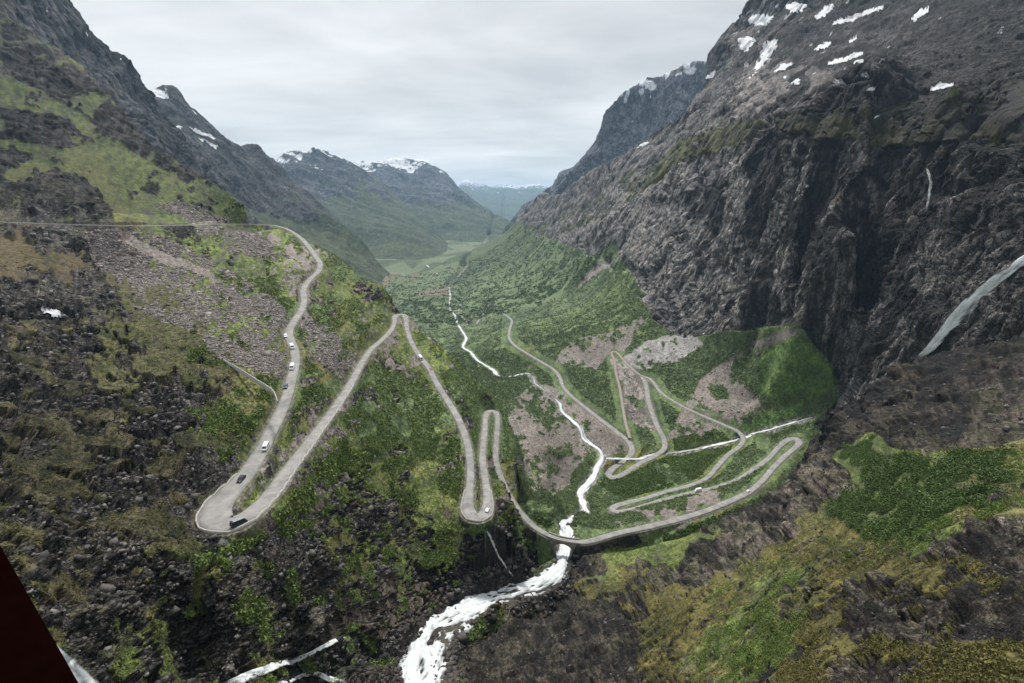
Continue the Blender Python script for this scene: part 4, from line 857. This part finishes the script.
# ------------------------------------------------------------------ snow
m_snow = ground_mat('old_snow', 0.7, 0.3, 0.7, (0.2, 0.2, 0.2), 0.5, 0.3, 0.08)
snowcol = two((0.36, 0.37, 0.39), (0.62, 0.64, 0.67), 0.6+0.7*f1+0.4*f0)
SNOW = [  # outline in pixels, nearest, farthest, label
 ([(27,304),(40,307),(55,311),(61,316),(64,320),(56,318),(46,315),(34,310)], 100, 500, 'small snow patch in the dark rocks of the left hillside'),
 ([(752,14),(764,12),(774,16),(768,26),(758,28),(748,22)], 900, 3000, 'squarish snow patch highest on the shoulder of the right mountain'),
 ([(738,38),(748,34),(756,38),(748,54),(740,52)], 900, 3000, 'ragged snow patch just inside the skyline of the right mountain'),
 ([(764,40),(776,36),(776,46),(770,56),(762,70),(752,76),(760,58)], 900, 3000, 'long forked snow streak in a gully near the skyline'),
 ([(785,4),(797,1),(808,4),(800,14),(790,12)], 900, 3000, 'snow patch on the top edge of the right mountain'),
 ([(815,18),(826,4),(834,2),(832,10),(818,22)], 900, 3000, 'narrow slanting snow patch high on the right mountain'),
 ([(832,25),(850,15),(874,6),(886,1),(882,8),(862,18),(846,26),(834,27)], 700, 3000, 'longest snow streak, slanting down from the top edge'),
 ([(860,20),(872,12),(874,15),(862,23)], 700, 3000, 'short snow streak just below the longest one'),
 ([(911,22),(922,6),(931,5),(926,14),(914,23)], 500, 3000, 'lone wedge of snow high in the dark rock at the right'),
 ([(813,50),(826,40),(832,41),(828,48),(816,52)], 700, 3000, 'jagged snow patch in the middle of the upper slope'),
 ([(848,44),(856,32),(859,34),(854,44)], 700, 3000, 'thin upright snow patch below the longest streak'),
 ([(828,64),(842,56),(862,50),(864,54),(848,62),(834,66)], 700, 3000, 'broad snow patch slanting across the middle of the slope'),
 ([(852,64),(858,56),(864,58),(862,64)], 700, 3000, 'small snow patch touching the end of the broad one'),
 ([(772,72),(784,64),(793,61),(786,70),(776,74)], 800, 3000, 'snow patch above the grey scree fan'),
 ([(788,86),(798,77),(801,78),(796,86)], 800, 3000, 'snow patch beside the top of the grey scree'),
 ([(864,91),(878,85),(892,83),(888,89),(872,92)], 600, 3000, 'flat snow patch lying above the grassy ledge'),
 ([(928,90),(938,83),(956,83),(950,89),(934,91)], 500, 3000, 'isolated snow patch farthest right above the grassy ledge'),
 ([(707,78),(713,68),(716,72),(712,80)], 900, 3000, 'little snow patch right at the foot of the skyline shoulder'),
 ([(749,78),(756,71),(758,73),(752,80)], 900, 3000, 'small snow patch between the forked streak and the scree'),
 ([(629,152),(640,145),(652,138),(650,142),(638,149)], 900, 3500, 'thin pale snow line low on the right mountain'),
 ([(166,127),(178,125),(184,126),(178,131),(170,131)], 2000, 5000, 'upper left snow patch on the dark left ridge'),
 ([(188,125),(200,129),(212,136),(218,140),(214,141),(204,136),(194,131)], 2000, 5000, 'curving snow streak on the dark left ridge'),
 ([(199,135),(208,140),(220,147),(223,150),(214,149),(204,142)], 2000, 5000, 'lower snow streak curling below the curving one'),
 ([(36,8),(48,8),(48,12),(38,13)], 1300, 4000, 'small snow patch high on the upper left mountain'),
 ([(82,30),(88,34),(90,38),(84,35)], 1300, 4000, 'snow sliver beside the upper left skyline'),
 ([(119,58),(124,58),(123,61),(119,61)], 1300, 4000, 'snow speck below the upper left skyline')]
for poly, r0, r1, lab in SNOW:
    cx, cy = np.mean([p[0] for p in poly]), np.mean([p[1] for p in poly])
    poly = [(cx+(p[0]-cx)*1.05, cy+(p[1]-cy)*0.85) for p in poly]
    m = inpoly(poly, r0, r1, X=pxr+f1*2.8+f0*1.6, Y=pyr-f1*1.4+f0*0.8)
    if lid is not None and r0 >= 2000: m &= (lid == 4)
    drape('snow_patch', biggest(fsel_(m)), 0.35 if r0 < 1000 else 1.2, m_snow, snowcol, label=lab, cat='snow patch', group='snow patches on the mountains')
log('water and snow')

# ------------------------------------------------------------------ scattered cover: shrubs, stones, tufts
rng = np.random.RandomState(3)
Yrun = np.minimum.accumulate(np.where(np.isfinite(pyr), pyr, 1e6).reshape(NA, NR), axis=1).ravel()
seen = (pyr <= Yrun+6) & (pxr > -60) & (pxr < 1084) & (pyr < 760)
m_leaf = ground_mat('leaves', 0.8, 0.15, 0.6, (0.05, 0.05, 0.05), 0.0, 0.1, 0.22)
m_stone = ground_mat('stones', 0.9, 0.2, 2.0, (0.3, 0.3, 0.3), 0.3, 0.05, 0.3)
def clumps(name, idxs, size, nleaf, leaf, c0, c1, flat=0.6, **kw):
    n = len(idxs); B = P2[idxs]; sz = size*np.exp(rng.normal(0, 0.35, n))*(np.clip(r[idxs]/900, 0.45, 1.15) if name == 'birch_scrub' else 1); up = np.array([0, 0, 1.0])
    d = rng.normal(0, 1, (n, nleaf, 3)); d /= np.linalg.norm(d, axis=2, keepdims=True); d *= rng.uniform(0.45, 1.0, (n, nleaf, 1))**0.6
    d *= (1+0.35*np.sin(3*np.arctan2(d[..., 1], d[..., 0])+rng.uniform(0, 6, (n, 1))))[..., None]
    d[..., 2] = d[..., 2]*flat+flat*0.75
    ctr = B[:, None]+d*sz[:, None, None]
    a = rng.normal(0, 1, (n, nleaf, 3)); a /= np.linalg.norm(a, axis=2, keepdims=True); b = np.cross(a, rng.normal(0, 1, (n, nleaf, 3))); b /= np.linalg.norm(b, axis=2, keepdims=True)
    ls = leaf*rng.uniform(0.6, 1.3, (n, nleaf, 1))*sz[:, None, None]
    V = np.stack([ctr-a*ls, ctr+b*ls*0.7, ctr+a*ls, ctr-b*ls*0.7], 2).reshape(-1, 3)
    t = np.clip(rng.normal(0.5, 0.28, (n, 1))+rng.normal(0, 0.12, (n, nleaf)), 0, 1)
    cl = np.repeat(np.array(c0)*(1-t[..., None])+np.array(c1)*t[..., None], 4, axis=1).reshape(-1, 3)
    Fq = np.arange(len(V), dtype=np.int32).reshape(-1, 4)
    return tag(raw_mesh(name, V, Fq, m_leaf, cl), kind='stuff', **kw)
def pick(mask, n):
    s = np.where(mask)[0]
    return rng.choice(s, min(n, len(s)), replace=False) if len(s) else s
clearance = (d3 > np.clip(r/110, 1.2, 5)) & (droad > np.where(V_, np.clip(r/78, 1.5, 16), 2.0)) & (dwat > np.clip(r/150, 1.5, 5))
dens = fbm(P/np.clip(r/400, .3, 2)[:, None], 14, 3, 301)
QS = QUAL
clumps('birch_scrub', pick((M['shrub'] > .5) & V_ & seen & clearance & (r > 300) & (r < 1500) & (dens > -0.6) & ~(inpoly([(765,352),(796,336),(833,366),(836,388),(820,400),(780,420),(750,434),(735,428),(775,405),(755,385)]) & (rng.rand(len(r)) < 0.45)), int(44000*QS)), 1.5, 16, 0.34, (0.082, 0.118, 0.058), (0.165, 0.212, 0.094), label='low green birch scrub covering the valley side')
clumps('birch_woodland', pick((M['shrub'] > .5) & V_ & seen & (r >= 1500) & (r < 3000) & (dens > -0.2), int(7000*QS)), 3.4, 12, 0.4, (0.070, 0.110, 0.055), (0.120, 0.175, 0.080), label='far birch woodland on the valley floor')
clumps('hillside_scrub', pick(((M['shrub'] > .5) | ((M['grass'] > .5) & (dens > 0.15) & (px > 190))) & S_ & seen & clearance & (r < 700) & (dens > -0.3), int(24000*QS)), 0.62, 16, 0.32, (0.050, 0.082, 0.022), (0.160, 0.215, 0.060), label='bright green bushes on the spur between the road bends')
clumps('willow_scrub', pick((M['shrub'] > .5) & N_ & seen & clearance & (dens+0.6*med > -0.25), int(8000*QS)), 0.62, 70, 0.12, (0.040, 0.070, 0.024), (0.105, 0.155, 0.050), label='green willow scrub on the near right bank')
clumps('bank_bushes', pick((M['grass'] > .5) & N_ & seen & clearance & (fbm(P, 6, 3, 311) > 0.12), int(2600*QS)), 0.5, 70, 0.12, (0.045, 0.080, 0.020), (0.160, 0.230, 0.060), label='small green bushes among the moss of the near right bank')
clumps('meadow_tufts', pick(((M['moss'] > .5) | (M['grass'] > .5)) & N_ & seen & clearance & (fbm(P, 5, 3, 317) > -0.1), int(26000*QS)), 0.20, 12, 0.30, (0.046, 0.048, 0.015), (0.145, 0.130, 0.045), 0.6, label='yellowish grass and moss tufts on the near right bank')
clumps('meadow_bushes', pick((M['grass'] > .5) & V_ & seen & clearance & (r < 900), int(12000*QS)), 0.8, 14, 0.32, (0.04, 0.07, 0.02), (0.11, 0.17, 0.045), label='low bushes in the green clearings by the brook')
clumps('heath_tufts', pick((M['rock'] < .5) & (M['scree'] < .5) & S_ & seen & clearance & (r < 420), int(30000*QS)), 0.30, 10, 0.34, (0.030, 0.038, 0.014), (0.120, 0.130, 0.042), 0.6, label='rough grass and heather tufts on the left hillside')
def stones(name, idxs, size, c0, c1, **kw):
    v = np.array([(-1,-1,-1),(1,-1,-1),(1,1,-1),(-1,1,-1),(-1,-1,1),(1,-1,1),(1,1,1),(-1,1,1)])*0.72
    f = np.array([(0,3,2),(0,2,1),(4,5,6),(4,6,7),(0,1,5),(0,5,4),(1,2,6),(1,6,5),(2,3,7),(2,7,6),(3,0,4),(3,4,7)])
    n = len(idxs); B = P2[idxs]; sz = size[idxs]*np.exp(rng.normal(0, 0.5, n)) if hasattr(size, '__len__') else size*np.exp(rng.normal(0, 0.5, n))
    th = rng.uniform(0, 6.28, n); sc = rng.uniform(0.5, 1.35, (n, 3)); 
    V = v[None]*rng.uniform(0.45, 1.25, (n, 8, 3))*sc[:, None]*sz[:, None, None]
    tl_ = rng.normal(0, 0.5, (n, 1)); V = np.stack([V[..., 0]*np.cos(tl_)-V[..., 2]*np.sin(tl_), V[..., 1], V[..., 0]*np.sin(tl_)+V[..., 2]*np.cos(tl_)], 2)
    c_, s_ = np.cos(th)[:, None], np.sin(th)[:, None]; X = V[..., 0]*c_-V[..., 1]*s_; Y = V[..., 0]*s_+V[..., 1]*c_
    V = np.stack([X, Y, V[..., 2]*0.8], 2)+B[:, None]; 
    t = np.clip(rng.normal(0.45, 0.3, n), 0, 1)[:, None, None]; cl = np.broadcast_to(np.array(c0)*(1-t)+np.array(c1)*t, (n, 8, 3)).reshape(-1, 3)
    Fq = (f[None]+8*np.arange(n)[:, None, None]).reshape(-1, 3)
    return tag(raw_mesh(name, V.reshape(-1, 3), Fq, m_stone, cl), kind='stuff', **kw)
stones('scree', pick((M['scree'] > .5) & S_ & seen & clearance, int(34000*QS)), pix*0.45+0.06, (0.085, 0.076, 0.070), (0.30, 0.268, 0.250), label='loose grey scree between the turf of the left hillside')
stones('scree', pick(((M['scree'] > .5) | (M['dirt'] > .5)) & V_ & ~fan_ & seen & clearance & (r < 1200), int(7000*QS)), pix*0.35, (0.13, 0.118, 0.108), (0.26, 0.235, 0.215), label='pale scree on the slopes above the valley road')
stones('boulders', pick((M['rock'] > .5) & S_ & seen & clearance & (r < 500), int(7000*QS)), pix*0.9+0.1, (0.03, 0.03, 0.03), (0.17, 0.16, 0.15), label='dark boulders strewn over the left hillside')
stones('boulders', pick(((M['rock'] > .5) | (M['moss'] > .5)) & N_ & seen & clearance & (r < 400), int(4000*QS)), pix*0.9, (0.03, 0.03, 0.03), (0.14, 0.13, 0.125), label='dark boulders strewn over the near right bank')
bank = (dwat > -3.5) & (dwat < 5) & (r < 330) & (r > 60) & (droad > 2)
stones('river_boulders', pick(bank & seen & (dwat > -1.5), int(1700*QS)), 0.6, (0.025, 0.023, 0.022), (0.10, 0.09, 0.085), label='wet dark boulders along the white water')
log('scatter')

# ------------------------------------------------------------------ small builders for made things
def thing(name, label, cat, loc, rotz=0, group=None):
    o = bpy.data.objects.new(name, None); col.objects.link(o); o.location = loc; o.rotation_euler = (0, 0, rotz)
    o.empty_display_size = 0.5; return tag(o, label, cat, group)
def bm_obj(name, bm, mat, parent=None, loc=(0, 0, 0), smooth=False):
    me = bpy.data.meshes.new(name); bmesh.ops.recalc_face_normals(bm, faces=bm.faces); bm.to_mesh(me); bm.free(); me.materials.append(mat)
    if smooth:
        for p in me.polygons: p.use_smooth = True
    o = bpy.data.objects.new(name, me); col.objects.link(o); o.location = loc
    if parent: o.parent = parent
    return o
def prism(bm, prof, x0, x1, taper=0.0, zc=1.0):
    """side profile (y,z) drawn across x, pulled in above height zc"""
    vs = []
    for x in (x0, x1):
        vs.append([bm.verts.new((x*(1-taper*max(0, z-zc)), y, z)) for y, z in prof])
    n = len(prof); bm.faces.new(vs[0]); bm.faces.new(vs[1][::-1])
    for i in range(n): bm.faces.new((vs[0][i], vs[0][(i+1) % n], vs[1][(i+1) % n], vs[1][i]))
    return bm
def box(bm, c, s):
    r_ = bmesh.ops.create_cube(bm, size=1); 
    for v in r_['verts']: v.co = (c[0]+v.co.x*s[0], c[1]+v.co.y*s[1], c[2]+v.co.z*s[2])
def paint(name, c, rough=0.42, metal=0.0): return simple_mat(name, c, rough, 0.25, ns=0.06, scale=2.0, metal=metal)
M_WHITE, M_DARK, M_GREY, M_BLUE = paint('white_paint', (0.78, 0.79, 0.80)), paint('dark_paint', (0.03, 0.035, 0.045)), paint('grey_paint', (0.22, 0.23, 0.24)), paint('blue_grey_paint', (0.07, 0.10, 0.15))
M_TAN = paint('bronze_paint', (0.20, 0.13, 0.09)); M_GLASS = simple_mat('car_glass', (0.015, 0.018, 0.02), 0.08, 0.6, c2=(0.03, 0.035, 0.04), scale=1.0)
M_TYRE = simple_mat('tyre_rubber', (0.02, 0.02, 0.02), 0.9, 0.2, c2=(0.035, 0.035, 0.035)); M_LAMP = simple_mat('lamp_glass', (0.6, 0.6, 0.58), 0.15, 0.5, c2=(0.75, 0.75, 0.72)); M_RED = simple_mat('tail_lamp', (0.35, 0.02, 0.02), 0.25, 0.5, c2=(0.45, 0.03, 0.03))
def vehicle(name, label, cat, loc, rotz, kind, mat, roof=None):
    L, Wd_, H = {'car': (4.4, 1.82, 1.46), 'van': (5.3, 2.0, 2.2), 'bus': (7.4, 2.35, 2.95), 'camper': (6.6, 2.25, 2.85)}[kind]
    t = thing(name, label, cat, loc, rotz, 'vehicles on the hairpin road'); sc_ = 0.72 if math.hypot(loc[0], loc[1]) < 175 else 0.85; t.scale = (sc_, sc_, sc_); h = L/2; w = Wd_/2
    if kind == 'car':
        body = [(-h, .35), (-h+.05, .75), (-h+.2, .92), (-h+.75, .97), (.75, .95), (h-.25, .80), (h, .62), (h, .35), (h-.3, .25), (-h+.3, .25)]
        cab = [(-h+.35, .95), (-h+.95, H-.04), (-.2, H), (.35, H-.05), (1.15, .93)]
        glass = [(-h+.52, 1.0), (-h+1.0, H-.12), (.3, H-.12), (.98, 1.0)]
    else:
        body = [(-h, .35), (-h, 1.1), (h-.1, 1.1), (h, .9), (h, .35), (h-.3, .28), (-h+.3, .28)]
        nose = 1.25 if kind == 'van' else (0.35 if kind == 'bus' else 1.5)
        cab = [(-h, 1.1), (-h+.06, H-.08), (-h+.25, H), (h-nose-.25, H), (h-nose+.1, H-.2), (h-.25 if kind != 'bus' else h-.02, 1.1)]
        glass = [(-h+.4, 1.25), (-h+.4, min(H-.35, 1.95)), (h-nose-.1, min(H-.35, 1.95)), (h-nose+.25 if kind != 'bus' else h-.35, 1.25)]
        if kind == 'camper': glass = [(h-nose-.6, 1.25), (h-nose-.6, 1.9), (h-nose+.05, 1.9), (h-nose+.45, 1.25)]
    bm = bmesh.new(); prism(bm, body, -w, w); b1 = bm_obj('body', bm, mat, t)
    bv = b1.modifiers.new('bevel', 'BEVEL'); bv.width = 0.07; bv.segments = 2
    bm = bmesh.new(); prism(bm, cab, -w+.05, w-.05, 0.16 if kind == 'car' else 0.03, 1.0); c1 = bm_obj('cabin', bm, mat, t); bv = c1.modifiers.new('bevel', 'BEVEL'); bv.width = 0.06; bv.segments = 2
    bm = bmesh.new(); prism(bm, glass, -w+.035, w-.035, 0.15 if kind == 'car' else 0.03, 1.0); bm_obj('side_windows', bm, M_GLASS, t)
    zt = H-.14; 
    bm = bmesh.new(); fy = {'car': ((1.06, 1.0), (.42, zt)), 'van': ((h-.42, 1.25), (h-1.1, zt-.1)), 'bus': ((h-.05, 1.2), (h-.2, zt-.35)), 'camper': ((h-.55, 1.2), (h-1.3, zt-.55))}[kind]
    ww = w-.16
    vs = [bm.verts.new(p) for p in ((-ww, fy[0][0]+.045, fy[0][1]), (ww, fy[0][0]+.045, fy[0][1]), (ww*.92, fy[1][0]+.045, fy[1][1]), (-ww*.92, fy[1][0]+.045, fy[1][1]))]; bm.faces.new(vs)
    r_ = bmesh.ops.extrude_face_region(bm, geom=list(bm.faces)); [setattr(v, 'co', v.co+__import__('mathutils').Vector((0, -.06, -.03))) for v in r_['geom'] if isinstance(v, bmesh.types.BMVert)]
    bm_obj('windscreen', bm, M_GLASS, t)
    if roof:
        bm = bmesh.new(); box(bm, (0, -.2, H+.02), (Wd_-.3, L-1.6 if kind != 'bus' else L-.8, .05)); bm_obj('roof', bm, roof, t)
    for sx in (-1, 1):
        for sy in (-1, 1):
            bm = bmesh.new(); bmesh.ops.create_cone(bm, cap_ends=True, segments=18, radius1=.34, radius2=.34, depth=.24, matrix=__import__('mathutils').Matrix.Rotation(R(90), 4, 'Y'))
            wh = bm_obj('wheel', bm, M_TYRE, t, (sx*(w-.1), sy*(h-.85), .34))
            bm = bmesh.new(); bmesh.ops.create_cone(bm, cap_ends=True, segments=12, radius1=.2, radius2=.17, depth=.05, matrix=__import__('mathutils').Matrix.Rotation(R(90)*sx, 4, 'Y'))
            rim = bm_obj('rim', bm, M_GREY, wh, (sx*.13, 0, 0))
        bm = bmesh.new(); box(bm, (sx*(w-.3), h-.01, .68), (.38, .1, .16)); bm_obj('headlight', bm, M_LAMP, t)
        bm = bmesh.new(); box(bm, (sx*(w-.22), -h+.0, .8), (.26, .1, .2)); bm_obj('tail_light', bm, M_RED, t)
    return t
allroads = np.concatenate([sA, sB]); seg = np.concatenate([np.zeros(len(sA), int), np.ones(len(sB), int)])
RX, RYp = proj(allroads[:, :3])
def park(px_, py_, name, label, kind, mat, side=0.0, flip=False, roof=None, turn=0.0):
    m = np.hypot(RX-px_, RYp-py_); i = int(m.argmin()); a = allroads[max(0, i-2)]; b = allroads[min(len(allroads)-1, i+2)]
    T = (b-a)[:2]; T = T/np.linalg.norm(T); ang = math.atan2(T[1], T[0])-math.pi/2+(math.pi if flip else 0)+turn
    q = allroads[i]; x_, y_ = q[0]+T[1]*side, q[1]-T[0]*side; gr = (b[2]-a[2])/max(1e-3, np.linalg.norm((b-a)[:2]))*(-1 if flip else 1)
    o = vehicle(name, label, name.split('_')[-1] if name != 'parked_car' else 'car', (x_, y_, q[2]+0.10), ang, kind, mat, roof)
    o.rotation_euler = (math.atan(gr), 0, ang); return o
park(288,333, 'parked_car', 'white car farthest up the first descending leg, beside its left edge', 'car', M_WHITE, -1.3, True) if False else None
park(286.5,337.5, 'car', 'small white car at the left edge of the upper bend, first of a loose queue', 'car', M_WHITE, 1.6, False)
park(293.5,347.5, 'van', 'white van second in the queue coming down the upper road', 'van', M_WHITE, 0.6, False)
park(294,368, 'van', 'white van third in the queue on the straight below the bend', 'van', M_WHITE, 0.6, False)
park(289,387, 'car', 'dark blue car last in the queue on the upper road', 'car', M_BLUE, 1.3, False)
park(262,449, 'camper', 'boxy white camper van above the big left hairpin', 'van', M_WHITE, -1.2, False, None)
park(241.5,483.5, 'car', 'black car approaching the big left hairpin', 'car', M_DARK, -0.2, False)
park(236,519, 'minibus', 'dark minibus with grey roof turning in the big left hairpin', 'van', M_DARK, 1.9, False, M_GREY, 0.15)
park(422,359, 'bus', 'white and dark bus on the middle leg below the far hairpin', 'bus', M_WHITE, 0.8, False)
park(428.5,370, 'car', 'bronze car following below the white bus', 'car', M_TAN, -0.8, False)
park(487,511, 'car', 'silver white car leaving the lower double hairpin', 'car', M_WHITE, 0.6, False)
park(749,492, 'car', 'white car on the road along the lower right bank', 'car', M_WHITE, -0.6, False)
park(699,490, 'camper', 'white camper van on the return leg in the valley', 'camper', M_WHITE, 0.3, False)
park(562,384, 'car', 'tiny white car on the valley road by the river bend', 'car', M_WHITE, 0.4, False)

# ------------------------------------------------------------------ low stone guard walls along the drop
def guard(px0, py0, px1, py1, side, label, gap=True):
    m0 = int(np.hypot(RX[:len(sA)]-px0, RYp[:len(sA)]-py0).argmin()); m1 = int(np.hypot(RX[:len(sA)]-px1, RYp[:len(sA)]-py1).argmin())
    a, b = sorted((m0, m1)); Q = sA[a:b+1]
    T = np.gradient(Q[:, :2], axis=0); T /= np.maximum(1e-6, np.linalg.norm(T, axis=1, keepdims=True)); S = np.stack([T[:, 1], -T[:, 0]], 1)*side
    w = Q[:, 3]+0.12; C0 = np.stack([Q[:, 0]+S[:, 0]*w, Q[:, 1]+S[:, 1]*w, Q[:, 2], np.zeros(len(Q))], 1)
    V, Fq = sweep(C0, lambda i: [(-.18, -.6), (-.17, .12 if i % 3 == 0 else .58), (.17, .12 if i % 3 == 0 else .58), (.18, -.6)])
    return tag(raw_mesh('guard_wall', V, Fq, m_kerb), label, 'guard wall', 'stone guard walls along the road')
guard(246,474, 290,467, 1, 'pale guard wall round the outside of the big left hairpin')
guard(275,423, 250,467, -1, 'guard wall along the upper leg above the big left hairpin') if False else None
guard(290,467, 350,385, 1, 'guard wall on the outer side of the long climb to the far hairpin')
guard(470,490, 487,490, 1, 'curved guard wall round the lower double hairpin')
guard(484,470, 485,418, 1, 'guard wall beside the inner lane of the narrow loop') if False else None
guard(487,413, 497,424, 1, 'guard wall round the top of the narrow loop') if False else None

# ------------------------------------------------------------------ the arch bridge over the fall
wr = rsamp(wd[0], sA[:, 0], sA[:, 1]); cand = np.where((wr < 6.5) & (np.abs(RX[:len(sA)]-567) < 40))[0]
b0, b1 = cand.min(), cand.max(); Q = sA[b0:b1+1]; mid = Q[len(Q)//2]
bt = thing('arch_bridge', 'stone arch bridge carrying the road across the top of the waterfall', 'bridge', tuple(mid[:3]))
Tb = Q[-1, :2]-Q[0, :2]; Lb = np.linalg.norm(Tb); loc = lambda V: V-mid[:3]
sq = np.linspace(0, 1, len(Q)); span = 0.72
def under(u):
    v = (u-0.5)/(span/2); return -9.5 if abs(v) >= 1 else -9.5+8.0*math.sqrt(max(0, 1-v*v))
for side in (-1, 1):
    T = np.gradient(Q[:, :2], axis=0); T /= np.linalg.norm(T, axis=1, keepdims=True); S = np.stack([T[:, 1], -T[:, 0]], 1)*side
    w = Q[:, 3]; C0 = np.stack([Q[:, 0]+S[:, 0]*w, Q[:, 1]+S[:, 1]*w, Q[:, 2], w*0], 1)
    V, Fq = sweep(C0, lambda i: [(-.2, -.1), (-.2, .75), (.2, .75), (.2, -.1)], close=True)
    raw_mesh('parapet', loc(V), Fq, m_kerb, parent=bt)
    V, Fq = sweep(C0, lambda i: [(-.22, under(sq[i])), (-.22, -.1), (.22, -.1), (.22, under(sq[i]))], close=True)
    raw_mesh('spandrel_wall', loc(V), Fq, m_wallst, parent=bt)
V, Fq = sweep(Q, lambda i: [(-Q[i, 3]+.2, under(sq[i])), (Q[i, 3]-.2, under(sq[i])), (Q[i, 3]-.2, under(sq[i])+.5), (-Q[i, 3]+.2, under(sq[i])+.5)], close=True)
raw_mesh('arch_vault', loc(V), Fq, m_wallst, parent=bt)
V, Fq = sweep(Q, lambda i: [(-Q[i, 3]+.1, -.5), (Q[i, 3]-.1, -.5), (Q[i, 3]-.1, -.02), (-Q[i, 3]+.1, -.02)], close=True)
raw_mesh('deck', loc(V), Fq, m_wallst, parent=bt)

# ------------------------------------------------------------------ the steel parapet of the lookout under the camera
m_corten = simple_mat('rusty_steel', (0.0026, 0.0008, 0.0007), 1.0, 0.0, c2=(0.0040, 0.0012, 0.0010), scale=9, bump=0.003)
A0 = np.array(at(0, 545, z=-0.45)); A1 = np.array(at(78.5, 683, z=-0.45)); dirv = (A1-A0)/np.linalg.norm(A1-A0); nrm = np.array([-dirv[1], dirv[0], 0])
if nrm @ np.array([0, 0, 0])-nrm @ A0 < 0: pass
inn = np.array([dirv[1], -dirv[0], 0]); inn = inn if inn[0] < 0 or inn[1] < 0 else -inn
pE0 = A0-dirv*1.6; pE1 = A1+dirv*1.5
pt = thing('steel_parapet', 'dark rusty steel parapet cutting across the lower left corner', 'parapet', tuple(pE0+np.array([0, 0, -1.15])))
O0 = pE0+np.array([0, 0, -1.15])
def slab(name, pts, z0, z1, mat, par, org):
    bm = bmesh.new(); lo = [bm.verts.new((p[0]-org[0], p[1]-org[1], z0-org[2])) for p in pts]; hi = [bm.verts.new((p[0]-org[0], p[1]-org[1], z1-org[2])) for p in pts]
    bm.faces.new(lo[::-1]); bm.faces.new(hi); n = len(pts)
    for i in range(n): bm.faces.new((lo[i], lo[(i+1) % n], hi[(i+1) % n], hi[i]))
    return bm_obj(name, bm, mat, par)
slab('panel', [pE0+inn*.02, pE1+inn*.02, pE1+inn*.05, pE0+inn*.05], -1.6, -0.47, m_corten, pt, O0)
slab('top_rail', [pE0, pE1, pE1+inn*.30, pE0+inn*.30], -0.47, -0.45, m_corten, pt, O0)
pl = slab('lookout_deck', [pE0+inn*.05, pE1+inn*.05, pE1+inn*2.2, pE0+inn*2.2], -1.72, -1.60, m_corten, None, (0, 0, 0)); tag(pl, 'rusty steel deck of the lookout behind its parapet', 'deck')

# ------------------------------------------------------------------ the air
zt = float(P2[:, 2].max())+60; zb_ = float(P2[:, 2].min())-1.0-2
bm = bmesh.new(); box(bm, (0, 0, (zt+zb_)/2), (56000, 56000, zt-zb_)); 
hm = bpy.data.materials.new('air'); hm.use_nodes = True; nt = hm.node_tree; nt.nodes.remove(nt.nodes['Principled BSDF'])
pv = nt.nodes.new('ShaderNodeVolumePrincipled'); pv.inputs['Density'].default_value = 3.8e-5; pv.inputs['Color'].default_value = (0.50, 0.74, 1.0, 1); pv.inputs['Anisotropy'].default_value = 0.0
nt.links.new(pv.outputs[0], nt.nodes['Material Output'].inputs['Volume'])
tag(bm_obj('haze', bm, hm), 'thin blue air haze filling the valley', kind='stuff')
log('done', zt, zb_)
